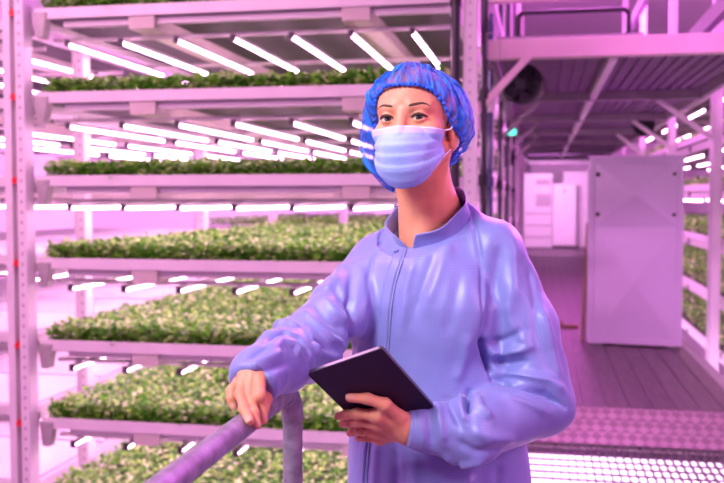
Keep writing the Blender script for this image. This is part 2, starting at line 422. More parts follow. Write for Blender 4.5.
for x in (-.36, 1.35): MB().box(x, x + .05, 5.97, 26, MZ - .02, MZ + .12).build('edge_beam', M['grey_steel'], mz)
MB().box(-.28, .62, 5.93, 6.3, MZ + .126, MZ + .142).build('toe_plank', M['grey_steel'], mz)
MB().bar((-.395, 5.905, 1.98), (-.07, 5.905, MZ + .02), .045, .045, (0, 1, 0)).build('brace', M['cream'], mz, bevel=.004)
for y in (8.3, 10.5, 12.7):
    MB().bar((-.36, y + .03, 1.95), (-.02, y + .03, MZ - .03), .035, .04, (0, 1, 0)).build('brace', M['grey_steel'], mz)
    MB().bar((1.46, y + .03, 1.93), (1.0, y + .03, MZ - .03), .04, .05, (0, 1, 0)).build('brace', M['white_steel'], mz)
g = MB(); z0 = MZ + .13
for a in ((-.335, 5.895), ): 
    g.tube([(-.345, 5.885, MZ + .0), (-.345, 5.885, MZ + .16), (-.26, 5.885, MZ + .16), (-.26, 5.885, MZ), ], .005, 6, True)
g.build('hook', M['bracket'], mz, smooth='auto')
# black pipe hoop on top of the platform
hp = []
hx0, hx1, hy, hz0, hz1 = -.150, .535, 5.99, MZ + .142, MZ + .30
for t in np.linspace(0, PI / 2, 6): hp.append((hx0 + .04 - .04 * math.cos(t), hy, hz1 - .04 + .04 * math.sin(t)))
for t in np.linspace(PI / 2, 0, 6): hp.append((hx1 - .04 + .04 * math.cos(t), hy, hz1 - .04 + .04 * math.sin(t)))
hr = empty('guard_hoop', ((hx0 + hx1) / 2, hy, hz0), 'low black pipe hoop standing on the overhead platform', 'guard rail')
MB().tube([(hx0, hy, hz0)] + hp + [(hx1, hy, hz0)], .0155, 10).build('pipe', M['black'], hr, smooth='auto')
for x in (hx0, hx1): MB().tube([(x, hy, hz0), (x, hy, hz0 + .012)], .03, 12).build('foot', M['black'], hr, smooth='auto')
# frame of the next level above the hoop
lv = empty('upper_frame', (.4, 6.0, 2.74), 'white beam frame above the black hoop at the top edge', 'frame')
MB().box(-.36, 1.62, 5.90, 5.96, 2.66, 2.74).build('front_beam', M['cream'], lv, bevel=.005)
MB().bar((1.21, 5.96, 2.72), (1.21, 17, 2.72), .06, .12).build('side_beam', M['grey_steel'], lv)
MB().bar((.95, 5.96, 3.3), (.95, 17, 3.3), .05, .10).build('side_beam', M['white_steel'], lv)
MB().box(-.36, -.30, 5.96, 17, 2.66, 2.74).build('side_beam', M['white_steel'], lv)
for y in (6.0,): MB().box(.93, .98, y, y + .05, 2.74, 3.3).build('stub_post', M['white_steel'], lv)
MB().box(.9, 1.24, 5.96, 6.0, 2.66, 2.74).build('gusset', M['grey_steel'], lv)
# pale sheeting behind the hoop, hung on the frame
sh = MB().box(-.28, 3.6, 27.0, 27.04, WZ, 5.6).build('dust_sheet', M['white_wall'], None)
tag(sh, 'pale sheet hung behind the far end of the overhead platform', 'sheet')

# ---------------------------------------------------------------- circulation fans under the mezzanine
def fan(loc, yaw, sc, label):
    r = empty('circulation_fan', (0, 0, 0), label, 'fan', 'black fans under the platform')
    n = 28
    m = MB(); prof = [(.150, -.10), (.165, -.085), (.168, -.03), (.160, .05), (.135, .11), (.10, .13)]
    vs = [(rr * math.cos(2 * PI * j / n), yy, rr * math.sin(2 * PI * j / n)) for rr, yy in prof for j in range(n)]
    fs = [(i * n + j, i * n + (j + 1) % n, (i + 1) * n + (j + 1) % n, (i + 1) * n + j) for i in range(len(prof) - 1) for j in range(n)]
    m.add(vs, fs); m.add([vs[(len(prof) - 1) * n + j] for j in range(n)], [tuple(range(n))]); h = m.build('housing', M['black'], r, smooth='auto')
    s = h.modifiers.new('thick', 'SOLIDIFY'); s.thickness = .006
    MB().tube([(0, -.10, 0), (0, .02, 0)], [.045, .05], 16).build('hub', M['dark_pipe'], r, smooth='auto')
    for k in range(5):
        a = 2 * PI * k / 5; ca, sa = math.cos(a), math.sin(a); b = MB(); pts = []
        for q, (rr, hw, tw) in enumerate(((.045, .025, .035), (.10, .045, .028), (.148, .05, .018))):
            for s_ in (-1, 1):
                for th in (-.002, .002):
                    u = hw * s_; pts.append((rr * ca - u * sa, -.04 + tw * s_ + th, rr * sa + u * ca))
        fs = []
        for q in range(2):
            o = q * 4; fs += [(o, o + 2, o + 6, o + 4), (o + 1, o + 5, o + 7, o + 3), (o, o + 4, o + 5, o + 1), (o + 2, o + 3, o + 7, o + 6)]
        fs += [(0, 1, 3, 2), (8, 10, 11, 9)]
        b.add(pts, fs).build('blade', M['dark_pipe'], r)
    g = MB()
    for rr in (.06, .09, .12, .15): g.tube([(rr * math.cos(t), -.105, rr * math.sin(t)) for t in np.linspace(0, 2 * PI, 29)[:-1]], .0025, 5, True)
    for k in range(6):
        a = PI * k / 6; g.tube([(-.155 * math.cos(a), -.104, -.155 * math.sin(a)), (.155 * math.cos(a), -.104, .155 * math.sin(a))], .003, 5)
    g.build('guard', M['dark_pipe'], r, smooth='auto')
    MB().bar((0, .0, .16), (0, .0, .16 + .05), .03, .012, (1, 0, 0)).build('hanger', M['dark_pipe'], r)
    r.location = loc; r.rotation_euler = (0, 0, yaw); r.scale = (sc,) * 3
    return r
p = D(524, 85, 6.25); fan(tuple(p), math.radians(-14), .80, 'large black circulation fan hung under the front of the overhead platform')
p = D(499, 157, 11.5); fan((p[0] + .06, p[1], p[2]), .3, .8, 'small black fan far along the left of the walkway ceiling')
p = D(643, 126, 10.2); fan(tuple(p), .1, .7, 'black fan under the right edge of the overhead platform')
p = D(511, 132, 9.0)
o = MB().box(p[0] - .05, p[0] + .05, p[1] - .03, p[1] + .03, p[2] - .03, p[2] + .03).build('exit_lamp', [M['exit']], None, bevel=.012)
tag(o, 'small glowing green lamp on the left side of the walkway', 'lamp')

# ---------------------------------------------------------------- white cabinet on the walkway
def cross_panel(m, x0, x1, z0, z1, y, dy):
    """a sheet panel pressed into a shallow four-sided pyramid"""
    cx, cz = (x0 + x1) / 2, (z0 + z1) / 2
    m.add([(x0, y, z0), (x1, y, z0), (x1, y, z1), (x0, y, z1), (cx, y - dy, cz)], [(0, 1, 4), (1, 2, 4), (2, 3, 4), (3, 0, 4)])
cb = empty('equipment_cabinet', (0, 0, 0), 'tall white metal cabinet with cross-pressed panels on the walkway', 'cabinet')
cw, ch, cd = .77, 1.615, .62
MB().box(-cw / 2, cw / 2, .012, cd, .03, ch - .02).build('body', M['cab_white'], cb, bevel=.006)
g = MB()
g.box(-cw / 2, -cw / 2 + .05, 0, .02, .02, ch).box(cw / 2 - .05, cw / 2, 0, .02, .02, ch).box(-cw / 2 + .05, cw / 2 - .05, 0, .02, ch - .05, ch).box(-cw / 2 + .05, cw / 2 - .05, 0, .02, .02, .07)
g.build('frame', M['cab_white'], cb, bevel=.004)
g = MB().box(-cw / 2 - .008, cw / 2 + .008, -.008, cd + .008, ch - .02, ch + .012); g.build('top', M['cab_white'], cb, bevel=.005)
for nm, z0, z1 in (('upper_panel', 1.035, ch - .052), ('lower_panel', .072, 1.027)):
    g = MB(); cross_panel(g, -cw / 2 + .052, cw / 2 - .052, z0, z1, .004, .050)
    g.box(-cw / 2 + .052, cw / 2 - .052, .004, .014, z0, z1)
    pn = g.build(nm, M['cab_white'], cb)
    if nm == 'upper_panel':
        for x in (-cw / 2 + .075, cw / 2 - .075):
            for z in (1.13, 1.47): MB().tube([(x, -.010, z), (x, .008, z)], .019 if x < 0 else .015, 14).build('quarter_turn_lock', M['black'], pn, smooth='auto')
for s in (-1, 1):
    MB().box(s * (cw / 2 - .08) - .04, s * (cw / 2 - .08) + .04, .03, cd - .03, 0, .03).build('foot', M['grey_steel'], cb)
MB().box(-cw / 2 - .012, -cw / 2, .05, cd - .05, .06, ch - .08).build('side_panel', M['cab_white'], cb, bevel=.003)
pL = D(588.5, 343.5, 7.8); pR = D(679, 347, 7.72)
mid = (pL + pR) / 2; cb.location = (mid[0], mid[1], WZ); cb.rotation_euler = (0, 0, math.radians(-8))
# plank leaning against its left side
pl = MB().box(-.012, .012, -.06, .06, 0, 1.05).build('plank', M['wood'], None, bevel=.002)
tag(pl, 'narrow brown board leaning on the left side of the white cabinet', 'board')
cs, sn = math.cos(math.radians(-8)), math.sin(math.radians(-8))
lx, ly = -cw / 2 - .062, .22
pl.location = (mid[0] + lx * cs - ly * sn, mid[1] + lx * sn + ly * cs, WZ); pl.rotation_euler = (0, math.radians(2.0), math.radians(-8))
o = MB().box(-.09, .09, -.05, .05, 0, .035).box(-.08, -.06, -.04, .04, .035, .075).build('door_stop', M['wood'], None, bevel=.004)
tag(o, 'small brown wedge on the floor beside the cabinet base', 'wedge'); p = D(571, 324, 8.9); o.location = (p[0] - .02, p[1], WZ)

# ---------------------------------------------------------------- far end of the walkway
p = D(564, 246, 23.0); fx, fy = p[0], p[1]
fc = empty('switch_cabinet', (fx, fy, WZ), 'pale tall cabinet at the far end of the walkway', 'cabinet')
MB().box(fx - .29, fx + .29, fy, fy + .5, WZ + .06, WZ + 1.63).build('body', M['white_steel'], fc, bevel=.01)
MB().box(fx - .27, fx + .27, fy - .015, fy, WZ + .1, WZ + 1.60).build('door', M['white_steel'], fc, bevel=.006)
MB().box(fx - .02, fx + .03, fy - .03, fy - .014, WZ + 1.40, WZ + 1.48).build('badge', M['blue_pipe'], fc)
MB().box(fx - .29, fx + .29, fy + .02, fy + .5, WZ, WZ + .06).build('plinth', M['gap'], fc)
q = D(540, 246, 23.4); lx_, ly_ = q[0], q[1]
lf = empty('louvred_unit', (lx_, ly_, WZ), 'white louvred air unit left of the far pale cabinet', 'air unit')
MB().box(lx_ - .42, lx_ + .30, ly_, ly_ + .5, WZ, WZ + 1.9).build('body', M['white_steel'], lf, bevel=.01)
for (a, b, c_, d_) in ((-.12, .26, 1.05, 1.38), (-.12, .26, 1.6, 1.75)):
    g = MB()
    for k in range(8):
        z = WZ + c_ + (d_ - c_) * (k + .2) / 8; g.box(lx_ + a, lx_ + b, ly_ - .02, ly_ + .005, z, z + (d_ - c_) / 13)
    g.build('louvre', M['louvre'], lf)
for z in (.25, .55, .85): MB().box(lx_ - .38, lx_ + .27, ly_ - .012, ly_, WZ + z, WZ + z + .03).build('seam_strip', M['louvre'], lf)
o = MB().box(fx - .02, fx + .60, fy + .6, fy + 1.0, WZ, WZ + 1.95).build('far_panel', M['white_steel'], None, bevel=.01)
tag(o, 'white upright panel behind the far pale cabinet', 'panel')

# ---------------------------------------------------------------- handrail
RZ = 1.095; RR = .0168
px0 = D(292.5, 380, 1.56); RX = px0[0]; RYP = px0[1]
hr = empty('handrail', (RX, RYP, 0), 'grey galvanised pipe handrail under the woman\'s hand', 'handrail')
pts = [(RX, -.9, RZ), (RX, RYP - .05, RZ)]
MB().tube(pts, RR, 24).build('top_rail', M['galv'], hr, smooth='auto')
bend = [(RX, RYP - .055 + .055 * math.sin(t) , RZ - .055 + .055 * math.cos(t)) for t in np.linspace(0, PI / 2, 9)]
MB().tube(bend, RR * 1.12, 24).build('elbow', M['galv'], hr, smooth='auto')
MB().tube([(RX, RYP, RZ - .05), (RX, RYP, .0)], RR, 24).build('post', M['galv'], hr, smooth='auto')
MB().tube([(RX, -.85, RZ), (RX, -.85, .0)], RR, 16).build('post', M['galv'], hr, smooth='auto')
MB().tube([(RX, -.85, .55), (RX, RYP, .55)], RR * .9, 16).build('mid_rail', M['galv'], hr, smooth='auto')
for y in (RYP, -.85): MB().box(RX - .05, RX + .05, y - .05, y + .05, 0, .01).build('base_flange', M['galv'], hr)

# ---------------------------------------------------------------- light
def area(name, loc, target, sx, sy, power, col):
    l = bpy.data.lights.new(name, 'AREA'); l.shape = 'RECTANGLE'; l.size = sx; l.size_y = sy; l.energy = power; l.color = col
    o = bpy.data.objects.new(name, l); COL.objects.link(o); o.location = loc
    o.rotation_euler = (Vector(target) - Vector(loc)).to_track_quat('-Z', 'Y').to_euler(); return o
PINK = (1.0, .19, .98); WHITE = (1.0, .90, .96)
k_ = area('key_lamp', (-1.25, .0, 2.75), (-.15, 1.8, 1.22), .7, .7, 13, (.92, .94, 1.0)); k_.data.spread = math.radians(70)
k_ = area('fill_lamp', (1.7, .7, 2.2), (-.1, 1.8, 1.2), 1.0, 1.0, 7.5, (1.0, .40, .80)); k_.data.spread = math.radians(80)
area('rim_lamp', (1.0, 3.6, 2.2), (-.1, 1.8, 1.3), .6, .6, 35, PINK)
area('aisle_fill', (-3.5, 1.6, 3.9), (-2.6, 5.0, .7), 3, 2, 190, (1, .47, .75))  # added light without a fixture, brightens the rack fascias
entry_ = area('entry_fill', (1.3, 3.2, 3.6), (.8, 7.8, .6), .6, .6, 9, (1, .17, .95)); entry_.data.spread = math.radians(55)  # added magenta light for the cabinet front, no fitting here
area('upper_fill', (.6, 13, 3.2), (.8, 20, 4.6), .6, 1.0, 300, (1, .13, .86))  # added light to brighten the background above the platform
area('hall_fill', (.4, 10, 5.3), (.4, 10, 0), 1.0, 10, 700, PINK)  # unseen added light, gives the hall its pink ambient
area('walkway_fill', (.4, 12, 2.17), (.4, 12, 0), .5, 8, 100, PINK)  # added pink fill beneath the overhead platform, not a real fitting
area('far_fill', (.2, 20.5, 2.1), (.2, 23.6, .9), 1.0, .5, 130, (1, .42, .95))  # added light that brightens the far end of the walkway
area('under_fill', (1.4, 9.6, -.25), (1.4, 9.6, LOWZ), 3.6, 7.0, 800, (1, .60, .97))  # added light so the lower floor looks bright through the grating
area('rear_bay_fill', (-4.5, 17.8, 4.5), (-4.5, 18.8, 1.2), 6, .6, 420, (1, .42, .95))  # added light on the inner wall behind the rear rack
w = bpy.data.worlds.new('world'); SC.world = w; w.use_nodes = True
w.node_tree.nodes['Background'].inputs[0].default_value = (1, .55, .95, 1); w.node_tree.nodes['Background'].inputs[1].default_value = .3
vs = SC.view_settings; vs.view_transform = 'Standard'; vs.look = 'None'; vs.exposure = 0; vs.gamma = 1; vs.use_curve_mapping = False
SC.cycles.use_denoising = True
SC.cycles.max_bounces = 8; SC.cycles.diffuse_bounces = 4; SC.cycles.transparent_max_bounces = 12; SC.cycles.sample_clamp_indirect = 6
# ================================================================ the woman
def smin(a, b, k):
    h = np.clip(.5 + .5 * (b - a) / k, 0, 1); return b * (1 - h) + a * h - k * h * (1 - h)
def smax(a, b, k): return -smin(-a, -b, k)
def cap(P, a, b, r0, r1):
    a = np.asarray(a); b = np.asarray(b); ab = b - a
    t = np.clip(((P - a) @ ab) / (ab @ ab), 0, 1)
    return np.linalg.norm(P - a - t[:, None] * ab, axis=1) - (r0 + (r1 - r0) * t)
def ell(P, c, R, r):
    """ellipsoid, R rows = axes"""
    q = (P - np.asarray(c)) @ np.asarray(R).T; r = np.asarray(r)
    k0 = np.linalg.norm(q / r, axis=1); k1 = np.linalg.norm(q / (r * r), axis=1)
    return k0 * (k0 - 1) / np.maximum(k1, 1e-9)
I3 = np.eye(3)

def surface_nets(f, lo, hi, res, B=12):
    lo = np.asarray(lo, float); hi = np.asarray(hi, float)
    nb = np.ceil((hi - lo) / (res * B)).astype(int); n = nb * B
    V = np.empty(n, np.float32)
    bi = np.stack(np.meshgrid(*[np.arange(k) for k in nb], indexing='ij'), -1).reshape(-1, 3)
    ctr = lo + (bi * B + (B - 1) / 2) * res
    dc = np.concatenate([f(c) for c in np.array_split(ctr, max(1, len(ctr) // 60000))])
    act = np.abs(dc) < B * res * .87 * 1.5 + .004
    V6 = V.reshape(nb[0], B, nb[1], B, nb[2], B).transpose(0, 2, 4, 1, 3, 5)
    V6 = np.broadcast_to(dc.reshape(nb)[..., None, None, None], (*nb, B, B, B)).copy()
    off = np.stack(np.meshgrid(*[np.arange(B)] * 3, indexing='ij'), -1).reshape(-1, 3)
    ab = bi[act]
    for s in range(0, len(ab), 120):
        blk = ab[s:s + 120]
        P = lo + (blk[:, None, :] * B + off[None]) * res
        V6[blk[:, 0], blk[:, 1], blk[:, 2]] = f(P.reshape(-1, 3)).reshape(len(blk), B, B, B)
    V = V6.transpose(0, 3, 1, 4, 2, 5).reshape(n)
    S = V < 0
    cs = [(i, j, k) for i in (0, 1) for j in (0, 1) for k in (0, 1)]
    sl = lambda c: tuple(slice(c[a], n[a] - 1 + c[a]) for a in range(3))
    cnt = sum(S[sl(c)].astype(np.int8) for c in cs)
    cells = np.argwhere((cnt > 0) & (cnt < 8))
    vals = np.stack([V[cells[:, 0] + c[0], cells[:, 1] + c[1], cells[:, 2] + c[2]] for c in cs], 1)
    acc = np.zeros((len(cells), 3)); w = np.zeros(len(cells))
    for i in range(8):
        for j in range(i + 1, 8):
            if sum(abs(cs[i][a] - cs[j][a]) for a in range(3)) != 1: continue
            va, vb = vals[:, i], vals[:, j]; m = (va < 0) != (vb < 0)
            t = np.where(m, va / np.where(m, va - vb, 1), 0)
            acc += m[:, None] * (np.array(cs[i]) + t[:, None] * (np.array(cs[j]) - np.array(cs[i]))); w += m
    X = lo + (cells + acc / w[:, None]) * res
    ID = np.full(n, -1, np.int64); ID[cells[:, 0], cells[:, 1], cells[:, 2]] = np.arange(len(cells))
    F = []
    for ax in range(3):
        u, v = (ax + 1) % 3, (ax + 2) % 3
        s0 = [slice(1, n[a] - 1) for a in range(3)]; s1 = list(s0); s0[ax] = slice(0, n[ax] - 1); s1[ax] = slice(1, n[ax])
        A, Bq = S[tuple(s0)], S[tuple(s1)]
        e = np.argwhere(A != Bq); base = e + 1; base[:, ax] = e[:, ax]
        flip = A[e[:, 0], e[:, 1], e[:, 2]]
        def cid(du, dv):
            q = base.copy(); q[:, u] -= du; q[:, v] -= dv; return ID[q[:, 0], q[:, 1], q[:, 2]]
        q = np.stack([cid(1, 1), cid(0, 1), cid(0, 0), cid(1, 0)], 1)
        q[~flip] = q[~flip][:, ::-1]; F.append(q)
    F = np.concatenate(F); F = F[(F >= 0).all(1)]
    return X, F

def grad(f, P, e=.0015):
    g = np.stack([f(P + e * I3[a]) - f(P - e * I3[a]) for a in range(3)], 1)
    return g / np.maximum(np.linalg.norm(g, axis=1), 1e-9)[:, None]

def np_mesh(name, V, F, mats, parent=None, smooth=True, off=None, mi=None):
    me = bpy.data.meshes.new(name)
    if off is not None: V = V - np.asarray(off)
    me.from_pydata(np.asarray(V).tolist(), [], [tuple(q) for q in np.asarray(F).tolist()])
    for m in (mats if isinstance(mats, (list, tuple)) else [mats]): me.materials.append(m)
    if mi is not None: me.polygons.foreach_set('material_index', np.asarray(mi, dtype=np.int32))
    me.polygons.foreach_set('use_smooth', [smooth] * len(me.polygons)); me.update()
    o = bpy.data.objects.new(name, me); COL.objects.link(o)
    if parent is not None: o.parent = parent
    return o

def trace(f, px, py, d0=1.2, d1=2.2):
    o = CO; dr = D(px, py, 1.0) - CO; L = np.linalg.norm(dr); dr = dr / L; t = d0 * L
    for _ in range(90):
        s = f((o + dr * t)[None])[0]
        if s < .0004: break
        t += s * .8
        if t > d1 * L: return None
    return o + dr * t

# ---------------------------------------------------------------- frames
def frame(yaw, roll=0, pitch=0):
    a = math.radians(yaw); f = -math.cos(a) * FH - math.sin(a) * RH; l = math.cos(a) * RH - math.sin(a) * FH; u = UP.copy()
    p = math.radians(pitch); f, u = f * math.cos(p) + u * math.sin(p), u * math.cos(p) - f * math.sin(p)
    r = math.radians(roll); l, u = l * math.cos(r) + u * math.sin(r), u * math.cos(r) - l * math.sin(r)
    return np.stack([l, f, u])
HR = frame(20, 1.3, 1.0)                       # head: rows are her left, her front, up
HO = D(415.5, 122.0, 1.70); SX = np.array([.93, 1, 1])
def hw(p): return HO + (np.asarray(p, float) * SX) @ HR
BR = frame(31)                                 # trunk
NB = D(430, 214, 1.775)

# ---------------------------------------------------------------- head and neck
EX, EY, EZ, ER = .0315, .0725, 0.0, .0122
def head_local(q):
    m = np.stack([np.abs(q[:, 0]), q[:, 1], q[:, 2]], 1)
    d = ell(q, (0, -.014, .022), I3, (.074, .094, .076))
    d = smin(d, ell(q, (0, .020, .034), I3, (.064, .068, .060)), .02)
    d = smin(d, ell(q, (0, .028, -.030), I3, (.060, .058, .062)), .02)
    d = smin(d, ell(q, (0, .034, -.078), I3, (.042, .048, .040)), .022)
    d = smin(d, cap(m, (.054, -.002, -.055), (.020, .066, -.102), .015, .014), .02)
    d = smin(d, ell(m, (.043, .054, -.024), I3, (.024, .026, .020)), .015)
    d = smin(d, cap(m, (.018, .081, .0195), (.045, .066, .0200), .0085, .0085), .012)
    d = smax(d, -ell(m, (EX, .098, -.001), I3, (.0195, .0165, .0115)), .009)
    d = smin(d, cap(q, (0, .083, .010), (0, .104, -.036), .0068, .0115), .010)
    d = smin(d, ell(m, (.011, .092, -.038), I3, (.008, .010, .008)), .006)
    # lids with an almond slit
    lid = np.linalg.norm(m - np.array([EX, EY, EZ]), axis=1) - (ER + .0021)
    d = smin(d, lid, .0035)
    ex = (m[:, 0] - EX) / .0152; zc = EZ - .0002 + .0004 * ex
    hh = .0050 * (1 - ex * ex); slit = np.maximum(np.abs(m[:, 2] - zc) - hh, .079 - m[:, 1])
    d = smax(d, -slit, .0012)
    # ears
    e = ell(m, (.0740, -.016, -.022), I3, (.010, .019, .031))
    e = smax(e, -ell(m, (.0830, -.010, -.016), I3, (.006, .010, .017)), .004)
    e = smin(e, ell(m, (.0730, -.006, -.047), I3, (.006, .009, .009)), .006)
    return smin(d, e, .006)
def neck_world(P):
    d = cap(P, hw((0, -.030, -.06)), NB, .049, .053)
    d = smin(d, cap(P, NB, NB - np.array([0, 0, .10]), .055, .066), .03)
    st = NB + BR[1] * .05 - np.array([0, 0, .045])
    for s in (-1, 1): d = smin(d, cap(P, hw((s * .058, -.022, -.05)), st + BR[0] * s * .012, .009, .007), .02)
    return d
def headneck(P):
    return smin(head_local((P - HO) @ HR.T / SX), neck_world(P), .016)
hv, hf = surface_nets(headneck, HO - np.array([.20, .20, .24]), HO + np.array([.20, .20, .15]), .00145)

# ---------------------------------------------------------------- tablet (needed to place the hand)
tTL, tT, tR = D(307, 374, 1.485), D(383, 348, 1.44), D(434, 408, 1.572)
ta = (tT - tTL); tb = (tR - tT); la = np.linalg.norm(ta); ta = ta / la; tb = tb - ta * (tb @ ta); lb = np.linalg.norm(tb); tb = tb / lb
tn = np.cross(ta, tb); tn = tn if tn @ FW < 0 else -tn          # towards the camera
tc = (tTL + tR) / 2
def dtab(px, py):
    r = D(px, py, 1.0) - CO; return ((tc - CO) @ tn) / (r @ tn)

# ---------------------------------------------------------------- hands
def chain(P, pts, rs, d=None, k=.006):
    for i in range(len(pts) - 1):
        c = cap(P, pts[i], pts[i + 1], rs[i], rs[i + 1]); d = c if d is None else smin(d, c, k)
    return d
RSH, REL, RWR = D(378, 268, 1.86), D(304, 344, 1.63), D(258, 371, 1.405)
LSH, LEL, LWR = D(492, 252, 1.735), D(541, 402, 1.70), D(407, 427.5, dtab(407, 427.5) - .030)
def px3(l): return [D(*q) for q in l]
rh_f = [(px3([(242, 377, 1.385), (232, 391, 1.362), (231.8, 398, 1.356), (233.5, 405, 1.352)]), (.0095, .0078, .0072, .0062)),
        (px3([(245, 374.5, 1.372), (240.5, 394, 1.338), (244.5, 409, 1.328), (249.8, 421.5, 1.332)]), (.0098, .0082, .0074, .0064)),
        (px3([(252, 373.5, 1.366), (249.5, 396, 1.336), (253.5, 414, 1.332), (257, 427, 1.342)]), (.0102, .0085, .0076, .0066)),
        (px3([(259.5, 375, 1.366), (259.6, 396, 1.328), (260.8, 409, 1.322), (261.8, 421.5, 1.330)]), (.0104, .0085, .0077, .0066))]
rh_t = (px3([(260, 374, 1.405), (263.8, 385, 1.392), (264.0, 400, 1.386), (262, 412, 1.384)]), (.014, .0115, .010, .0075))
def on_rail(x, y, r, d):
    o = CO; dr = D(x, y, 1.0) - CO; A = np.array([dr[0], dr[2]]); B_ = np.array([o[0] - RX, o[2] - RZ]); R_ = RR + r * .92
    a, b, c = A @ A, 2 * A @ B_, B_ @ B_ - R_ * R_; q = b * b - 4 * a * c
    return D(x, y, d if q < 0 else (-b - math.sqrt(q)) / (2 * a))
for (pts, rs), l in zip(rh_f, ([], [(244.5, 409), (249.8, 421)], [(253.5, 413), (257, 425)], [(261.2, 408), (263.5, 420)])):
    for k, (x, y) in enumerate(l): pts[2 + k] = on_rail(x, y, rs[2 + k], 1.35)
rh_f[0][0][3] = on_rail(233.5, 406, .0062, 1.352); rh_t[0][2] = on_rail(265.2, 399, .010, 1.39); rh_t[0][3] = on_rail(264.2, 410, .0075, 1.39)
def rhand(P):
    d = chain(P, [REL * .6 + RWR * .4, RWR], (.030, .025))
    for pts, rs in rh_f: d = smin(d, cap(P, RWR, pts[0], .018, rs[0] + .0012), .010)
    d = smin(d, cap(P, RWR, rh_t[0][0], .018, .014), .012)
    f = None
    for pts, rs in rh_f:
        c = chain(P, pts, rs); c = smin(c, ell(P, pts[1], I3, (rs[1] * 1.10,) * 3), .003); f = c if f is None else smin(f, c, .0022)
    d = smin(d, f, .007)
    return smin(d, chain(P, *rh_t), .006)
def T3(l): return [D(x, y, dtab(x, y) - o) for x, y, o in l]
lh_f = [(T3([(378, 415.5, .030), (357.5, 413.8, .020), (346, 414.6, .012), (338, 416.4, .005)]), (.0112, .0090, .0082, .0068)),
        (T3([(377, 424, .032), (357.5, 421.0, .024), (348.5, 422.2, .014), (342.5, 424, .006)]), (.0112, .0092, .0082, .0070)),
        (T3([(377.5, 432.5, .031), (361, 430.0, .024), (354, 431.2, .014), (350, 433, .006)]), (.0106, .0086, .0078, .0066)),
        (T3([(380, 439, .028), (367, 437.0, .021), (361, 437.2, .012), (358, 438.5, .005)]), (.0095, .0076, .0068, .0058))]
lh_t = (T3([(399, 417, .027), (385, 404.5, .022), (367, 398.5, .012), (350, 397.6, .0095)]), (.0125, .0108, .0092, .0078))
def lhand(P):
    d = chain(P, [LEL * .5 + LWR * .5, LWR], (.030, .024))
    d = smin(d, cap(P, LWR + UP * .009, LWR - UP * .013, .018, .018), .01)
    for pts, rs in lh_f: d = smin(d, cap(P, LWR, pts[0], .019, rs[0] + .001), .010)
    d = smin(d, cap(P, LWR, lh_t[0][0], .018, .012), .012)
    d = smin(d, cap(P, lh_t[0][1], lh_f[0][0][0], .009, .0095), .012)
    f = None
    for pts, rs in lh_f:
        c = chain(P, pts, rs); c = smin(c, ell(P, pts[1], I3, (rs[1] * 1.08,) * 3), .003); f = c if f is None else smin(f, c, .0020)
    d = smin(d, f, .007)
    return smin(d, chain(P, *lh_t), .006)
def bound(pl, pad):
    a = np.array(pl); return a.min(0) - pad, a.max(0) + pad
rv, rf = surface_nets(rhand, *bound([RWR, REL * .3 + RWR * .7] + [p for f in rh_f + [rh_t] for p in f[0]], .035), .0013)
lv_, lf_ = surface_nets(lhand, *bound([LWR, LEL * .25 + LWR * .75] + [p for f in lh_f + [lh_t] for p in f[0]], .035), .0013)

# ---------------------------------------------------------------- hidden body under the clothes
HIPC = D(436, 470, 1.80); HIPC = np.array([HIPC[0], HIPC[1], .88])
LEGS = []
for s in (-1, 1):
    h = HIPC + BR[0] * s * .085; k = h + BR[1] * .02 + np.array([0, 0, -.42]); a = k - BR[1] * .03 + BR[0] * s * .02; a = np.array([a[0], a[1], .08])
    LEGS.append((h, k, a))
def under(P):
    d = cap(P, NB - UP * .17, HIPC + UP * .05, .070, .10)
    d = smin(d, cap(P, RSH, LSH, .045, .045), .05)
    d = smin(d, chain(P, [RSH, REL, REL * .4 + RWR * .6], (.042, .034, .028)), .02)
    d = smin(d, chain(P, [LSH, LEL, LEL * .35 + LWR * .65], (.042, .034, .028)), .02)
    for h, k, a in LEGS: d = smin(d, chain(P, [h, k, a], (.075, .048, .034)), .03)
    return d
uv, uf = surface_nets(under, *bound([RSH, LSH, REL, LEL, RWR, NB] + [p for l in LEGS for p in l], .12), .008)

# ---------------------------------------------------------------- materials
def skin_mat():
    m = mat('skin', (.70, .29, .175), .52, 0, .10, 26, .08, 300, spec=.45, sss=.25)
    return m
M['skin'] = skin_mat()
M['nail'] = mat('nail', (.70, .33, .25), .35, 0, .03, 60)
M['hair'] = mat('brown_hair', (.075, .038, .028), .45, 0, .5, 14, .3, 60, stretch=(6, 1, 1))
M['brow'] = mat('eyebrow_hair', (.075, .035, .025), .7, 0, .2, 150)
M['sclera'] = mat('sclera', (.62, .55, .55), .15, 0, .03, 50)
M['iris'] = mat('iris', (.09, .075, .07), .12, 0, .25, 200)
M['pupil'] = mat('pupil', (.006, .006, .008), .08, 0, .1, 50)
M['mask'] = mat('mask_fabric', (.33, .43, .84), .75, 0, .04, 40, .12, 220)
M['strap'] = mat('mask_strap', (.85, .80, .88), .7, 0, .04, 40)
M['tablet'] = mat('tablet_back', (.020, .005, .036), .5, 0, .10, 9, spec=.2)
M['tablet_edge'] = mat('tablet_edge', (.16, .15, .19), .3, .7, .05, 9)
M['zip'] = mat('zip_tape', (.22, .24, .50), .5, .1, .1, 60)
M['trouser'] = mat('trouser_cloth', (.42, .46, .80), .8, 0, .05, 12, .1, 90)
M['shoe'] = mat('work_shoe', (.80, .78, .82), .5, 0, .05, 12)
M['gold'] = mat('ring_gold', (.85, .60, .32), .2, 1, .03, 30)

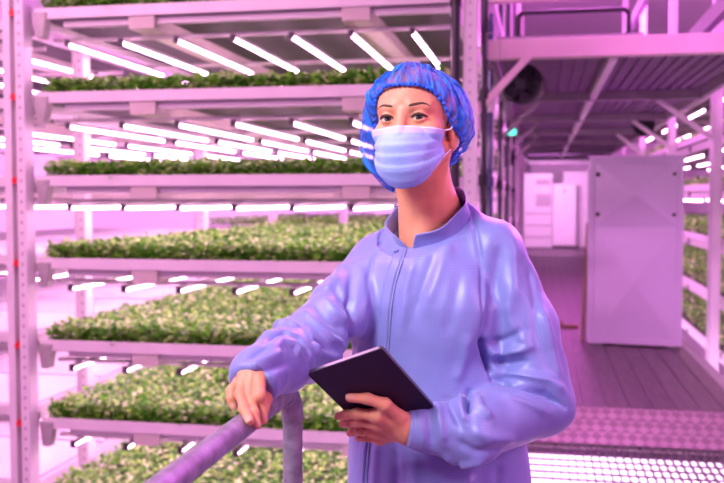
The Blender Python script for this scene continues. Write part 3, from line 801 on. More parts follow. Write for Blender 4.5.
def coat_mat():
    m = mat('coat_cloth', (.215, .225, .55), .44, 0, .04, 9, spec=.55)
    nt = m.node_tree; N = nt.nodes; L = nt.links; b = N['Principled BSDF']
    b.inputs['Sheen Weight'].default_value = .25; b.inputs['Sheen Roughness'].default_value = .4
    # woven check of fine conductive threads (UV in metres along the cloth)
    uv = N.new('ShaderNodeUVMap'); uv.uv_map = 'cloth'
    sp = N.new('ShaderNodeSeparateXYZ'); L.new(uv.outputs[0], sp.inputs[0])
    outs = []
    for ax in ('X', 'Y'):
        a = N.new('ShaderNodeMath'); a.operation = 'MULTIPLY'; a.inputs[1].default_value = 1 / .0048; L.new(sp.outputs[ax], a.inputs[0])
        f = N.new('ShaderNodeMath'); f.operation = 'FRACT'; L.new(a.outputs[0], f.inputs[0])
        g = N.new('ShaderNodeMath'); g.operation = 'LESS_THAN'; g.inputs[1].default_value = .22; L.new(f.outputs[0], g.inputs[0]); outs.append(g)
    mx = N.new('ShaderNodeMath'); mx.operation = 'MAXIMUM'; L.new(outs[0].outputs[0], mx.inputs[0]); L.new(outs[1].outputs[0], mx.inputs[1])
    sc = N.new('ShaderNodeMath'); sc.operation = 'MULTIPLY'; sc.inputs[1].default_value = .28; L.new(mx.outputs[0], sc.inputs[0])
    src = b.inputs['Base Color'].links[0].from_socket
    c = N.new('ShaderNodeMixRGB'); L.new(sc.outputs[0], c.inputs[0]); L.new(src, c.inputs[1]); c.inputs[2].default_value = (.12, .13, .50, 1)
    L.new(c.outputs[0], b.inputs['Base Color'])
    return m
M['coat'] = coat_mat()

def net_mat():
    """thin crinkled non-woven: partly see-through, denser on its crinkles"""
    m = bpy.data.materials.new('hair_net'); m.use_nodes = True
    nt = m.node_tree; N = nt.nodes; L = nt.links; b = N['Principled BSDF']
    uv = N.new('ShaderNodeUVMap'); uv.uv_map = 'cap'
    mp = N.new('ShaderNodeMapping'); mp.inputs['Scale'].default_value = (46, 4, 1); L.new(uv.outputs[0], mp.inputs[0])
    nz = N.new('ShaderNodeTexNoise'); nz.inputs['Scale'].default_value = 1.0; nz.inputs['Detail'].default_value = 5; nz.inputs['Distortion'].default_value = .8; L.new(mp.outputs[0], nz.inputs['Vector'])
    rp = N.new('ShaderNodeValToRGB'); e = rp.color_ramp.elements; e[0].position = .36; e[0].color = (.006, .07, .60, 1); e[1].position = .68; e[1].color = (.03, .26, 1.0, 1)
    L.new(nz.outputs['Fac'], rp.inputs[0]); L.new(rp.outputs[0], b.inputs['Base Color'])
    al = N.new('ShaderNodeMapRange'); al.inputs[1].default_value = .33; al.inputs[2].default_value = .66; al.inputs[3].default_value = .25; al.inputs[4].default_value = .97
    L.new(nz.outputs['Fac'], al.inputs[0]); L.new(al.outputs[0], b.inputs['Alpha'])
    b.inputs['Roughness'].default_value = .6; b.inputs['Specular IOR Level'].default_value = .3
    bp = N.new('ShaderNodeBump'); bp.inputs['Strength'].default_value = .7; bp.inputs['Distance'].default_value = .006
    L.new(nz.outputs['Fac'], bp.inputs['Height']); L.new(bp.outputs[0], b.inputs['Normal'])
    return m
M['net'] = net_mat()
M['elastic'] = mat('elastic_blue', (.012, .13, .85), .5, 0, .2, 90, .3, 120)

# ---------------------------------------------------------------- assemble the body
pv = np.concatenate([hv, rv, lv_, uv]); n1, n2, n3 = len(hv), len(hv) + len(rv), len(hv) + len(rv) + len(lv_)
pf = np.concatenate([hf, rf + n1, lf_ + n2, uf + n3])
PO = np.array([HIPC[0], HIPC[1], 0.0])
person = np_mesh('person', pv, pf, M['skin'], None, True, PO); person.location = tuple(PO)
tag(person, 'person in a blue coat, hair net and face mask, one hand on the handrail', 'person')
def pm(name, V, F, m, parent=None, **k):
    return np_mesh(name, V, F, m, parent or person, off=PO, **k)
def mb_p(mb, name, m, parent=None, **k):
    V = np.array(mb.v); o = np_mesh(name, V, [f for f in mb.f], m, parent or person, k.get('smooth', True), PO, mb.m if isinstance(m, list) else None) if False else None
    me = bpy.data.meshes.new(name); me.from_pydata((V - PO).tolist(), [], mb.f)
    for q in (m if isinstance(m, (list, tuple)) else [m]): me.materials.append(q)
    if isinstance(m, (list, tuple)): me.polygons.foreach_set('material_index', mb.m)
    me.polygons.foreach_set('use_smooth', [True] * len(mb.f)); me.update(); me.set_sharp_from_angle(angle=math.radians(45))
    o = bpy.data.objects.new(name, me); COL.objects.link(o); o.parent = parent or person
    return o

# eyes: rings of pupil, iris, white around the gaze
gaze_t = CO + np.array([0, 0, 0.0])
for s in (-1, 1):
    c = hw((s * EX, EY, EZ)); gz = gaze_t - c; gz = gz / np.linalg.norm(gz); gz = gz * .75 + HR[1] * .25; gz /= np.linalg.norm(gz)
    a = np.cross(gz, UP); a /= np.linalg.norm(a); b = np.cross(a, gz)
    ang = [0, 6, 12, 14, 22, 30, 32, 40, 60, 90, 120, 150, 179]; nn = 28; vs = []
    for t in ang:
        t = math.radians(t); rr = ER
        for j in range(nn): ph = 2 * PI * j / nn; vs.append(c + rr * (gz * math.cos(t) + (a * math.cos(ph) + b * math.sin(ph)) * math.sin(t)))
    fs, mi = [], []
    for i in range(len(ang) - 1):
        for j in range(nn):
            fs.append((i * nn + j, i * nn + (j + 1) % nn, (i + 1) * nn + (j + 1) % nn, (i + 1) * nn + j)); mi.append(2 if i < 3 else 1 if i < 6 else 0)
    fs = [f[::-1] for f in fs]
    pm('eye', np.array(vs), fs, [M['sclera'], M['iris'], M['pupil']], mi=mi)
    # lashes along the upper lid
    up = MB(); pts = []; rs = []
    for e in np.linspace(-1.02, 1.10, 15):
        x = EX + .0152 * e; z = EZ - .0002 + .0004 * e + .0050 * max(0, 1 - e * e) + .0002
        r2 = (ER + .0026) ** 2 - (x - EX) ** 2 - (z - EZ) ** 2
        y = EY + math.sqrt(max(r2, 1e-6)); pts.append(hw((s * x, y, z))); rs.append(  .0009 + .0015 * max(0, 1 - (e * .9) ** 2) + (.0003 if e > 0 else 0))
    up.tube(pts, rs, 6); mb_p(up, 'upper_lashes', M['brow'])
    # brow: a tapered strip that follows the ridge
    bx = [.0160, .022, .030, .039, .047, .053]; bz = [.0195, .0208, .0226, .0242, .0226, .0190]; hh = [.0015, .0025, .0024, .0020, .0014, .0006]
    ts = np.linspace(0, 5, 26); vs = []
    for t in ts:
        x = np.interp(t, range(6), bx); z = np.interp(t, range(6), bz); h_ = np.interp(t, range(6), hh)
        for zz in (z - h_, z - h_ * .4, z + h_ * .4, z + h_):
            yy = np.linspace(.11, .03, 220); dd = head_local(np.stack([np.full(220, x), yy, np.full(220, zz)], 1)); k = np.argmax(dd < 0)
            vs.append(hw((s * x, yy[k] + (.0012 if abs(zz - z) < h_ * .9 else .0002), zz)))
    fs = [(i * 4 + j, i * 4 + j + 1, (i + 1) * 4 + j + 1, (i + 1) * 4 + j) for i in range(25) for j in range(3)]
    if s > 0: fs = [f[::-1] for f in fs]
    pm('eyebrow', np.array(vs), fs, M['brow'])

# nails
def nail(pts, r, toward, parent):
    t = pts[-1] - pts[-2]; t /= np.linalg.norm(t); n = toward - t * (toward @ t); n /= np.linalg.norm(n); s = np.cross(t, n)
    vs = []; fs = []
    for i, u in enumerate(np.linspace(-1, 1, 7)):
        for j, v in enumerate(np.linspace(-1, 1, 7)):
            w_ = math.sqrt(max(0, 1 - .75 * abs(u) ** 3)); x = v * r * .72 * w_; y = u * r * .95
            vs.append(pts[-1] + t * (y + r * .05) + s * x + n * (math.sqrt(max(r * r - x * x, 0)) - (.30 * r * max(0, u) ** 2) + .0004))
    fs = [(i * 7 + j, i * 7 + j + 1, i * 7 + j + 8, i * 7 + j + 7) for i in range(6) for j in range(6)]
    pm('fingernail', np.array(vs), fs, M['nail'])
for pts, rs in rh_f[1:]: nail(pts, rs[-1], -FW * .9 + UP * .3 - RH * .1, person)
nail(rh_f[0][0], rh_f[0][1][-1], -FW * .5 + UP * .8, person)
nail(lh_t[0], lh_t[1][-1], -FW * .9 + UP * .45, person)
# ring on the ring finger
a_, b_ = lh_f[2][0][0], lh_f[2][0][1]; rc = a_ * .22 + b_ * .78; t_ = (b_ - a_) / np.linalg.norm(b_ - a_); u_ = np.cross(t_, UP); u_ /= np.linalg.norm(u_); w_ = np.cross(t_, u_)
rg = MB(); rg.tube([rc + .0098 * (u_ * math.cos(q) + w_ * math.sin(q)) for q in np.linspace(0, 2 * PI, 25)[:-1]], .0012, 6, True); mb_p(rg, 'finger_ring', M['gold'])

# hair under the net: close to the skull with a low knot at the nape
def hairf(P):
    q = (P - HO) @ HR.T / SX
    d = ell(q, (0, -.020, .022), I3, (.0765, .0920, .0780))
    d = smin(d, ell(q, (-.030, -.075, -.060), I3, (.050, .040, .050)), .02)
    d = smin(d, ell(q, (-.050, -.045, -.075), I3, (.026, .035, .035)), .02)
    # keep the face clear
    return smax(d, (q[:, 1] - .046 + np.clip(q[:, 2] - .05, -.2, 0) * .45), .01)
xv, xf = surface_nets(hairf, HO - .16, HO + .16, .003)
pm('hair', xv, xf, M['hair'])

# bouffant net: grid from the rim to the crown
RIM = {0: (0, .090, .057), 25: (.034, .083, .055), 48: (.056, .062, .045), 66: (.0695, .040, .024), 80: (.0755, .026, .002), 92: (.0785, .012, -.012), 106: (.085, -.016, -.026), 125: (.079, -.050, -.040),
       150: (.048, -.088, -.066), 180: (0, -.100, -.098), 205: (-.040, -.085, -.118), 228: (-.066, -.048, -.122), 246: (-.078, -.020, -.098), 262: (-.0765, .008, -.040), 276: (-.0755, .022, -.004), 294: (-.0695, .042, .024), 312: (-.056, .062, .045), 335: (-.034, .083, .055), 360: (0, .090, .057)}
ra = np.array(list(RIM)); rp_ = np.array([RIM[a] for a in RIM])
NA, NS = 300, 44
PUFF = {0: .010, 30: .010, 50: .020, 70: .024, 90: .028, 110: .030, 135: .032, 180: .034, 215: .026, 240: .026, 262: .036, 280: .034, 298: .028, 315: .016, 335: .010, 360: .010}
pa = np.array(list(PUFF)); pp = np.array(list(PUFF.values()))
C0 = np.array([0, -.022, .012]); APX = np.array([0, -.030, .103]); vs = np.zeros((NA, NS, 3)); uvc = np.zeros((NA, NS, 2))
rng = np.random.default_rng(4); phs = rng.uniform(0, 6.28, 12)
for i in range(NA):
    a = 360 * i / NA; al = math.radians(a)
    r0 = np.array([np.interp(a, ra, rp_[:, k]) for k in range(3)]) - C0; puff = np.interp(a, pa, pp)
    ap = APX - C0; l0, l1 = np.linalg.norm(r0), np.linalg.norm(ap); d0, d1 = r0 / l0, ap / l1; om = math.acos(np.clip(d0 @ d1, -1, 1))
    for j in range(NS):
        s = (j / (NS - 1)) ** 1.35
        dr = (math.sin((1 - s) * om) * d0 + math.sin(s * om) * d1) / math.sin(om)
        bump = min(1, s / .14) ** .6 * (1 - s) ** 1.5
        # follow the skull between rim and crown
        base = l0 + (l1 - l0) * s
        q = C0 + dr * base; k = np.sqrt((q[0] / .079) ** 2 + ((q[1] + .016) / .098) ** 2 + ((q[2] - .016) / .083) ** 2)
        if k < 1 and q[2] > -.02: base = base * (1 + min(1, s / .12) * (1 / k - 1))
        g = .0030 * math.sin(31 * al + 1.5 * math.sin(3 * al)) * math.exp(-s / .16) + .0022 * math.sin(19 * al + 6 * s + phs[0]) * (1 - s) + .0020 * math.sin(11 * al - 9 * s + phs[1]) * (1 - s) \
            + .0016 * math.sin(47 * al + 4 * s) * (1 - s) + .0022 * math.sin(23 * al + 13 * math.sin(4 * s + al)) * math.sin(17 * s + 9 * al) * (1 - s) ** .5 + .004 * math.sin(5 * al + 5 * s + phs[2]) * bump
        rad = base + puff * .80 * bump + g * min(1, s / .03 + .25)
        vs[i, j] = hw(C0 + dr * rad); uvc[i, j] = (i / NA, s)
fs = [(i * NS + j, ((i + 1) % NA) * NS + j, ((i + 1) % NA) * NS + j + 1, i * NS + j + 1) for i in range(NA) for j in range(NS - 1)]
net = pm('hair_net', vs.reshape(-1, 3), fs, M['net'])
uvl = net.data.uv_layers.new(name='cap'); lv = np.zeros(len(net.data.loops), np.int32); net.data.loops.foreach_get('vertex_index', lv)
uvl.data.foreach_set('uv', uvc.reshape(-1, 2)[lv].astype(np.float32).ravel())
eb = MB(); pts = []
for i in range(420):
    a = 360 * i / 420; al = math.radians(a); r0 = np.array([np.interp(a, ra, rp_[:, k]) for k in range(3)])
    o_ = r0 - C0; o_ /= np.linalg.norm(o_); t_ = APX - r0; t_ /= np.linalg.norm(t_)
    pts.append(hw(r0 + o_ * (.0025 + .0020 * math.sin(62 * al)) + t_ * (.002 + .0022 * math.cos(53 * al))))
eb.tube(pts, .0027, 7, True); mb_p(eb, 'elastic_edge', M['elastic'], net)

# face mask
NU, NV = 61, 49; mv = np.zeros((NV, NU, 3))
for j in range(NV):
    v = j / (NV - 1)
    a = np.interp(v, [0, .25, .6, .85, 1], [.0560, .0605, .0650, .064, .052]); yf = np.interp(v, [0, .1, .2, .32, .5, .75, .9, 1], [.1015, .1115, .1195, .1225, .1190, .1095, .098, .086])
    ysd = np.interp(v, [0, .6, 1], [.034, .036, .042])
    for i in range(NU):
        u = -1 + 2 * i / (NU - 1); t = u * PI / 2
        x = a * math.sin(t) + .001 * v; y = ysd + (yf - ysd) * max(0, math.cos(t)) ** np.interp(v, [0, .3, 1], [1.05, .95, .75])
        zt = -.0165 - .004 * abs(u) ** 1.6; zb = -.126 + .045 * abs(u) ** 2.0
        z = zt + (zb - zt) * v
        pl = sum(.0026 * (1 / (1 + math.exp(-(v - v0) * 90)) - np.clip((v - v0 + .0) / .17, 0, 1) if v > v0 - .05 and v < v0 + .17 else 0) for v0 in (.30, .48, .66))
        wr = .0010 * math.sin(14 * v + 5 * abs(u)) * (abs(u) > .5) + .0012 * math.sin(9 * u + 7 * v) * abs(u) ** 2
        n_ = np.array([math.sin(t) * .8, max(.2, math.cos(t)), 0]); n_ /= np.linalg.norm(n_)
        mv[j, i] = np.array([x, y, z]) + n_ * (pl + wr)
q = mv.reshape(-1, 3)
for _ in range(4):
    dd = head_local(q); push = np.clip(.0028 - dd, 0, .02); g_ = q - np.array([0, -.0, 0]); g_[:, 2] *= .2; g_ /= np.linalg.norm(g_, axis=1)[:, None]; q = q + g_ * push[:, None]
fs = [(j * NU + i, (j + 1) * NU + i, (j + 1) * NU + i + 1, j * NU + i + 1) for j in range(NV - 1) for i in range(NU - 1)]
M['mask_top'] = mat('mask_top_band', (.52, .47, .84), .75, 0, .04, 40, .1, 220)
mk = pm('face_mask', HO + (q * SX) @ HR, fs, [M['mask'], M['mask_top']], mi=[1 if f[0] // NU < 6 else 0 for f in fs]); sm = mk.modifiers.new('thick', 'SOLIDIFY'); sm.thickness = .0012; sm.offset = 1
qq = q.reshape(NV, NU, 3)
# stitched border
bm_ = MB(); bm_.tube([hw(qq[1, i] + np.array([0, .0012, 0])) for i in range(NU)], .0012, 6); mb_p(bm_, 'top_binding', M['strap'], mk)
for i, s in ((0, -1), (NU - 1, 1)):
    bm_ = MB(); bm_.tube([hw(qq[j, i] + np.array([s * .0008, 0, 0])) for j in range(NV)], .0013, 6); mb_p(bm_, 'side_binding', M['mask'], mk)
    el = MB(); p0, p1 = qq[1, i], qq[NV - 8, i]
    path = [p0, p0 + np.array([s * .010, -.018, .004]), np.array([s * .078, -.022, .004]), np.array([s * .083, -.038, -.016]), np.array([s * .078, -.030, -.046]), np.array([s * .073, -.004, -.052]), p1]
    fine = []
    for k in range(len(path) - 1):
        for t in np.linspace(0, 1, 6)[:-1]: fine.append(hw(path[k] * (1 - t) + path[k + 1] * t))
    fine.append(hw(path[-1])); el.tube(fine, .0013, 6); mb_p(el, 'ear_loop', M['strap'], mk)

# ---------------------------------------------------------------- coat
ZT = [.50, .70, .88, 1.02, 1.12, 1.22, 1.30, 1.36]
CW = [.215, .200, .188, .176, .170, .168, .150, .095]
CH = [.175, .155, .142, .130, .128, .128, .108, .070]
cA, cB = D(432, 300, 1.80), D(437, 470, 1.80)
def torso(P):
    z = P[:, 2]; w = np.interp(z, ZT, CW); h = np.interp(z, ZT, CH)
    t = np.clip((cA[2] - z) / (cA[2] - cB[2]), -1, 1.2)
    cx = cA[0] + (cB[0] - cA[0]) * t; cy = cA[1] + (cB[1] - cA[1]) * t
    rx, ry = P[:, 0] - cx, P[:, 1] - cy
    x = rx * BR[0, 0] + ry * BR[0, 1]; y = rx * BR[1, 0] + ry * BR[1, 1]
    k0 = np.sqrt((x / w) ** 2 + (y / h) ** 2); k1 = np.sqrt((x / w ** 2) ** 2 + (y / h ** 2) ** 2)
    d = np.where(k0 > .3, k0 * (k0 - 1) / np.maximum(k1, 1e-6), -h * .7)
    return smax(smax(d, z - 1.345, .03), .50 - z, .006)
def sl_r(P):
    d = chain(P, [RSH, RSH * .5 + REL * .5 - UP * .006, REL - UP * .010, REL * .45 + RWR * .55 - UP * .010, RWR - UP * .004, RWR - UP * .012 - FH * .03], (.060, .058, .057, .050, .038, .035), k=.02)
    n = RWR - REL; n = n / np.linalg.norm(n); n = n * .8 - UP * .35 - RH * .1; n /= np.linalg.norm(n)
    return smax(d, (P - (RWR + n * .036)) @ n, .004)
LF1, LF2 = D(472, 430, 1.60), D(430, 428.5, dtab(430, 428) - .022)
LMID = D(524, 328, 1.715)
def sl_l(P):
    d = chain(P, [LSH, LMID, LEL], (.060, .062, .062), k=.02)
    e = chain(P, [LEL, LF1, LF2, LWR], (.060, .056, .040, .0315), k=.02)
    n = LWR - LF1; n /= np.linalg.norm(n)
    e = smax(e, (P - (LWR - n * .000)) @ n, .003)
    return smin(d, e, .014)
BC = frame(42); TA = math.radians(33); CN = UP * math.cos(TA) + BC[1] * math.sin(TA); CB = NB - UP * .020 + BC[1] * .004 + BC[0] * .006; CF = BC[1] * math.cos(TA) - UP * math.sin(TA)
def coat0(P):
    d = torso(P)
    for s in (-1, 1): d = smin(d, ell(P, cA + BR[0] * s * .075 + BR[1] * .085 - UP * .005 + UP * 0, BR, (.075, .042, .080)), .06)
    d = smin(d, cap(P, NB - UP * .030 - BR[1] * .005, LSH + UP * .004, .050, .058), .03)
    d = smin(d, cap(P, NB - UP * .030 - BR[1] * .005, RSH + UP * .004, .050, .058), .03)
    d = smin(d, sl_r(P), .022)
    d = smin(d, sl_l(P), .016)
    # neck opening
    d = smin(d, cap(P, NB - UP * .11 - BR[1] * .005, CB - CN * .03, .105, .094), .03)
    r = P - CB; ax = r @ CN; rr = np.linalg.norm(r - ax[:, None] * CN, axis=1); hole = np.minimum(np.maximum(rr - .110, -ax - .001), np.maximum(rr - .0735, -ax - .05))
    return smax(d, -hole, .004)
# folds: lines on the picture laid onto the cloth, (points, height, width); negative heights are creases
FOLDS = [
 ([(481, 338), (486, 356), (493, 378)], -.016, .008), ([(493, 380), (520, 386), (546, 393), (566, 408)], -.012, .006), ([(492, 372), (520, 375), (548, 380), (568, 396)], .007, .012),
 ([(486, 352), (505, 353), (532, 347)], .007, .009), ([(487, 343), (505, 340), (525, 330)], -.005, .009), ([(488, 362), (508, 364), (530, 360)], -.005, .008),
 ([(500, 395), (525, 402), (552, 414)], .005, .011), ([(469, 392), (467, 402), (468, 414)], -.014, .006), ([(461, 395), (462, 408), (466, 425)], .006, .007), ([(476, 394), (480, 408), (492, 420)], .006, .009),
 ([(447, 399), (452, 410), (461, 428)], -.006, .007), ([(438, 404), (440, 420), (444, 445)], .005, .008), ([(428, 408), (430, 425), (432, 446)], -.004, .006), ([(419, 411), (421, 428), (424, 446)], .003, .005),
 ([(470, 430), (490, 438), (520, 440)], .004, .012), ([(455, 440), (475, 452), (505, 450)], -.004, .010), ([(440, 452), (460, 464), (490, 460)], .005, .010),
 ([(500, 238), (497, 270), (489, 318), (483, 340)], -.005, .013), ([(512, 240), (514, 280), (508, 320)], .005, .016), ([(528, 262), (536, 300), (538, 350)], -.004, .014), ([(540, 300), (550, 345), (560, 385)], .005, .014), ([(505, 300), (515, 330), (535, 350)], .004, .012),
 ([(263, 345), (272, 336), (284, 332), (298, 337), (308, 350), (310, 366)], -.008, .008), ([(262, 337), (274, 328), (288, 324), (302, 328), (314, 342), (318, 358)], .007, .010), ([(268, 352), (280, 344), (294, 346), (302, 358)], .006, .010),
 ([(290, 311), (298, 324), (311, 340), (328, 350)], -.006, .008), ([(300, 306), (312, 322), (330, 340), (346, 346)], .007, .010), ([(312, 302), (328, 320), (347, 332)], -.005, .010), ([(322, 296), (336, 312), (350, 322)], .006, .011), ([(332, 284), (342, 300), (352, 308)], -.005, .010),
 ([(316, 352), (330, 357), (348, 356)], .006, .009), ([(250, 368), (264, 360), (284, 352)], .004, .007), ([(248, 360), (258, 352), (270, 348)], -.003, .006), ([(256, 375), (272, 368), (292, 362)], -.004, .007),
 ([(352, 268), (350, 300), (352, 330), (353, 352)], -.008, .010), ([(362, 262), (364, 300), (362, 340)], .004, .016), ([(344, 262), (336, 278), (326, 292)], .004, .010),
 ([(468, 197), (476, 232), (482, 270), (483, 320)], -.003, .005), ([(385, 236), (372, 258), (366, 290)], -.003, .005),
 ([(452, 238), (440, 270), (424, 310)], .004, .014), ([(436, 250), (426, 280), (412, 320)], -.004, .014), ([(462, 262), (455, 300), (446, 340)], -.003, .014), ([(414, 258), (406, 290), (402, 335)], .004, .012),
 ([(470, 330), (464, 360), (455, 385)], .004, .012), ([(378, 440), (376, 465), (374, 500)], .004, .012), ([(395, 445), (396, 470), (394, 510)], -.005, .012), ([(415, 455), (414, 480), (412, 520)], .005, .014), ([(440, 480), (438, 500), (436, 530)], -.005, .014), ([(470, 472), (466, 495), (462, 530)], .006, .016), ([(500, 462), (498, 490), (496, 520)], -.005, .014),
]
def smooth_noise(P, sc, seed):
    r = np.random.default_rng(seed); o = np.zeros(len(P))
    for _ in range(6):
        k = r.normal(size=3); k = k / np.linalg.norm(k) * sc * r.uniform(.6, 1.5); o += np.sin(P @ k + r.uniform(0, 6.28))
    return o / 6
cl, ch_ = bound([RSH, REL, RWR, LSH, LEL, LWR, NB, np.array([cB[0], cB[1], .52])] + [cB + BR[0] * s * .2 + BR[1] * t * .16 for s in (-1, 1) for t in (-1, 1)], .085)
cl[2] = .47
cv, cf = surface_nets(coat0, cl, ch_, .0034)
cn = grad(coat0, cv)
disp = np.zeros(len(cv))
for pts, amp, wd in FOLDS:
    w3 = []
    for k in range(len(pts) - 1):
        for t in np.linspace(0, 1, 7)[:-1]:
            p = trace(coat0, pts[k][0] + (pts[k + 1][0] - pts[k][0]) * t, pts[k][1] + (pts[k + 1][1] - pts[k][1]) * t)
            if p is not None: w3.append(p)
    p = trace(coat0, *pts[-1]); w3.append(p if p is not None else w3[-1])
    w3 = np.array(w3); m = (cv > w3.min(0) - 4 * wd).all(1) & (cv < w3.max(0) + 4 * wd).all(1); Q = cv[m]
    best = np.full(len(Q), 9.0); bt = np.zeros(len(Q))
    for k in range(len(w3) - 1):
        a, ab = w3[k], w3[k + 1] - w3[k]; L2 = ab @ ab
        if L2 < 1e-10: continue
        t = np.clip(((Q - a) @ ab) / L2, 0, 1); dd = np.linalg.norm(Q - a - t[:, None] * ab, axis=1)
        u = dd < best; best[u] = dd[u]; bt[u] = (k + t[u]) / (len(w3) - 1)
    taper = np.clip(np.minimum(bt, 1 - bt) / .22, 0, 1); taper = .25 + .75 * taper * taper * (3 - 2 * taper)
    disp[m] += 1.5 * amp * taper * np.exp(-(best / (wd * .85)) ** 2)
arm = np.minimum(sl_r(cv), sl_l(cv)); wa = np.clip((torso(cv) - arm) / .03, 0, 1)
wp = cv + .03 * np.stack([smooth_noise(cv, 18, 11), smooth_noise(cv, 18, 12), smooth_noise(cv, 18, 13)], 1)
for sc_, am, sd in ((26, .0065, 21), (48, .0032, 22)):
    disp += wa * am * (.28 - np.abs(smooth_noise(wp, sc_, sd)))
disp += (1 - wa) * .0030 * (.28 - np.abs(smooth_noise(wp * np.array([1.6, 1.6, .45]), 26, 23)))
disp += .0016 * smooth_noise(cv, 60, 1) + .0010 * smooth_noise(cv, 130, 2)
cv2 = cv + cn * disp[:, None]
coat = pm('coat', cv2, cf, M['coat'])
# cloth coordinates: along and around the trunk or the sleeve
def cloth_uv(P):
    U = np.zeros((len(P), 2)); best = torso(P)
    r = P - cA; x = r @ BR[0]; y = r @ BR[1]; ang = np.arctan2(x, y); U[:, 0] = ang * .15; U[:, 1] = P[:, 2]
    for segs in (([RSH, REL], [REL, RWR]), ([LSH, LMID], [LMID, LEL], [LEL, LF1], [LF1, LWR])):
        for a, b in segs:
            d = cap(P, a, b, .058, .05); m = d < best; best[m] = d[m]
            ax = (b - a) / np.linalg.norm(b - a); u = np.cross(ax, FW); u /= np.linalg.norm(u); w = np.cross(ax, u); q = P - a
            U[m, 1] = (q @ ax)[m]; U[m, 0] = (np.arctan2(q @ u, q @ w) * .055)[m]
    return U
cuv = cloth_uv(cv); ul = coat.data.uv_layers.new(name='cloth'); lv = np.zeros(len(coat.data.loops), np.int32); coat.data.loops.foreach_get('vertex_index', lv)
ul.data.foreach_set('uv', cuv[lv].astype(np.float32).ravel())

def add_uv(o, scale=1.0):
    ul = o.data.uv_layers.new(name='cloth'); lv = np.zeros(len(o.data.loops), np.int32); o.data.loops.foreach_get('vertex_index', lv)
    co = np.zeros(len(o.data.vertices) * 3); o.data.vertices.foreach_get('co', co); co = co.reshape(-1, 3) @ BR.T
    ul.data.foreach_set('uv', np.stack([co[:, 0], co[:, 2]], 1)[lv].astype(np.float32).ravel())
# stand collar
NC, NK = 90, 9; vs = np.zeros((NC, NK, 3))
for i in range(NC):
    for k in range(NK):
        t = k / (NK - 1); gap = math.radians(2 + 17 * t ** 1.5); th2 = PI + (PI - gap) * (-1 + 2 * i / (NC - 1))
        s_, c_ = math.sin(th2), math.cos(th2)
        rad = .0785 - .006 * t + .010 * t * t + .0018 * math.sin(7 * th2 + 2 * t) * t
        hgt = -.014 + (.048 - .006 * max(0, c_)) * t + .002 * math.sin(5 * th2) * t
        vs[i, k] = CB + BC[0] * rad * s_ + CF * rad * c_ + CN * hgt
fs = [(i * NK + k, (i + 1) * NK + k, (i + 1) * NK + k + 1, i * NK + k + 1) for i in range(NC - 1) for k in range(NK - 1)]
fs = [f[::-1] for f in fs]
col = pm('collar', vs.reshape(-1, 3), fs, M['coat'], coat); add_uv(col)
sm = col.modifiers.new('thick', 'SOLIDIFY'); sm.thickness = .0035; sm.offset = 0
bv = col.modifiers.new('sub', 'SUBSURF'); bv.levels = 1; bv.render_levels = 1

def ribbon(name, pts, width, lift, m, parent, sd=0.0):
    C = []
    for k in range(len(pts) - 1):
        for t in np.linspace(0, 1, 9)[:-1]:
            x = pts[k][0] + (pts[k + 1][0] - pts[k][0]) * t; y = pts[k][1] + (pts[k + 1][1] - pts[k][1]) * t
            p = trace(coat0, x, y)
            if p is not None: C.append(p)
    C = np.array(C)
    for _ in range(3): C[1:-1] = (C[:-2] + 2 * C[1:-1] + C[2:]) / 4
    Nn = grad(coat0, C); T = np.gradient(C, axis=0); T /= np.linalg.norm(T, axis=1)[:, None]; S_ = np.cross(T, Nn); S_ /= np.linalg.norm(S_, axis=1)[:, None]
    R = []
    for u, l in ((-1, 0), (-1, 1), (-.5, 1.08), (0, 1.12), (.5, 1.08), (1, 1), (1, 0)):
        R.append(C + S_ * u * width / 2 + Nn * (lift * l - .0006))
    R = np.stack(R, 1); K = R.shape[1]
    fs = [(i * K + k, (i + 1) * K + k, (i + 1) * K + k + 1, i * K + k + 1) for i in range(len(C) - 1) for k in range(K - 1)]
    o = pm(name, R.reshape(-1, 3), fs, m, parent); return o
pk = ribbon('placket', [(401, 249), (394, 268), (389, 285), (385, 310), (383, 346), (376, 385), (368, 420), (363, 450), (361, 480), (361, 520)], .021, .0035, M['coat'], coat); add_uv(pk)
ribbon('zip_tape', [(406.5, 249), (400, 268), (395, 285), (391, 310), (389, 346), (382, 385), (374, 420), (369, 450), (367, 480), (367, 520)], .0035, .003, M['zip'], coat)
# snap fasteners at the collar
pq = trace(coat0, 397, 253)
sn_ = MB()
if pq is not None:
    nn_ = grad(coat0, pq[None])[0]; sn_.tube([pq + nn_ * .002, pq + nn_ * .008], .0055, 14); mb_p(sn_, 'snap_fastener', M['zip'], coat)
# cuffs
def cuff(c, n, r, lab):
    u = np.cross(n, UP); u /= np.linalg.norm(u); w = np.cross(n, u); vs = []; NA_ = 60
    for i in range(NA_):
        a = 2 * PI * i / NA_; g = 1 + .02 * math.sin(17 * a)
        for (t, rr) in ((-.022, r * 1.03), (-.018, r * 1.09), (-.008, r * 1.07 * g), (.001, r * 1.05 * g), (.002, r * .97), (-.004, r * .90)):
            vs.append(c + n * t + (u * math.cos(a) + w * math.sin(a)) * rr)
    fs = [(i * 6 + k, ((i + 1) % NA_) * 6 + k, ((i + 1) % NA_) * 6 + k + 1, i * 6 + k + 1) for i in range(NA_) for k in range(5)]
    o = pm('cuff', np.array(vs), fs, M['coat'], coat); add_uv(o); return o
n_ = LWR - LF2; n_ /= np.linalg.norm(n_); cuff(LWR, n_, .0300, '')
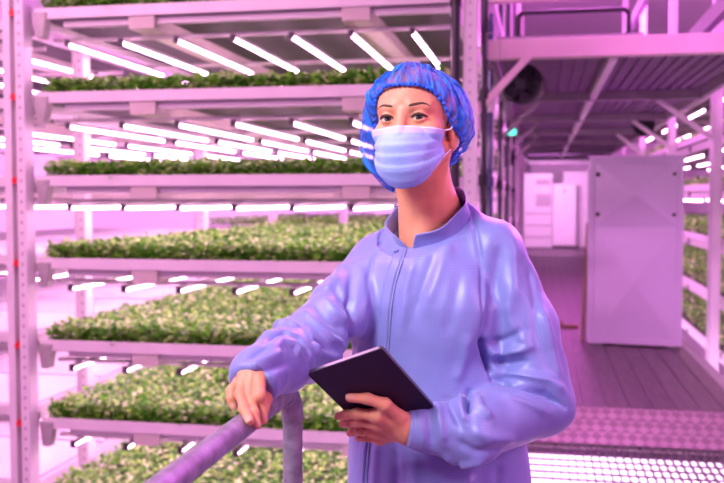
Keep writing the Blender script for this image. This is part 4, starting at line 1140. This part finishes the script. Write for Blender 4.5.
# trousers and shoes
def trf(P):
    d = cap(P, HIPC + UP * .05, HIPC - UP * .02, .11, .12)
    for h, k, a in LEGS: d = smin(d, chain(P, [h, k, a], (.092, .075, .062), k=.02), .03)
    return np.maximum(np.maximum(d, .06 - P[:, 2]), P[:, 2] - .80)
tv, tf_ = surface_nets(trf, *bound([HIPC] + [p for l in LEGS for p in l], .15), .008)
pm('trousers', tv, tf_, M['trouser'])
for h, k, a in LEGS:
    def shf(P, a=a):
        d = cap(P, a + UP * -.02, a + UP * .03, .045, .045)
        d = smin(d, ell(P, a + BR[1] * .06 - UP * .035, BR, (.046, .125, .040)), .03)
        return np.maximum(d, .003 - P[:, 2])
    sv, sf = surface_nets(shf, a - .22, a + .22, .006); pm('shoe', sv, sf, M['shoe'])

# ---------------------------------------------------------------- tablet in her hand
tb_ = MB(); th = .0075
def rounded(la_, lb_, r):
    o = []
    for cx, cy, a0 in ((la_ / 2 - r, lb_ / 2 - r, 0), (-la_ / 2 + r, lb_ / 2 - r, 90), (-la_ / 2 + r, -lb_ / 2 + r, 180), (la_ / 2 - r, -lb_ / 2 + r, 270)):
        for q in np.linspace(0, 90, 7): o.append((cx + r * math.cos(math.radians(a0 + q)), cy + r * math.sin(math.radians(a0 + q))))
    return o
tl = empty('tablet', tuple(tc), 'dark purple tablet computer held against the coat by one hand', 'tablet')
def slab(outline, levels, name, m, parent):
    vs = []; n = len(outline)
    for inset, zz in levels:
        for x, y in outline: k_ = 1 - inset / .07; vs.append(tc + ta * x * k_ + tb * y * k_ + tn * zz)
    fs = [(i * n + j, i * n + (j + 1) % n, (i + 1) * n + (j + 1) % n, (i + 1) * n + j) for i in range(len(levels) - 1) for j in range(n)]
    fs += [tuple(range(n - 1, -1, -1)), tuple((len(levels) - 1) * n + j for j in range(n))]
    fl = np.cross(ta, tb) @ tn < 0
    if fl: fs = [f[::-1] for f in fs]
    mb = MB(); mb.add(vs, fs); return mb.build(name, m, parent, smooth='auto')
ol = rounded(la, lb, .007)
slab(ol, [(.0012, -th), (0, -th + .001), (0, -.0016), (.0006, -.0008)], 'frame', M['tablet_edge'], tl)
slab(ol, [(.0008, -.0008), (.0012, 0)], 'back_cover', M['tablet'], tl)
slab(ol, [(.004, -th - .0006), (.0035, -th + .0001)], 'screen', M['pupil'], tl)
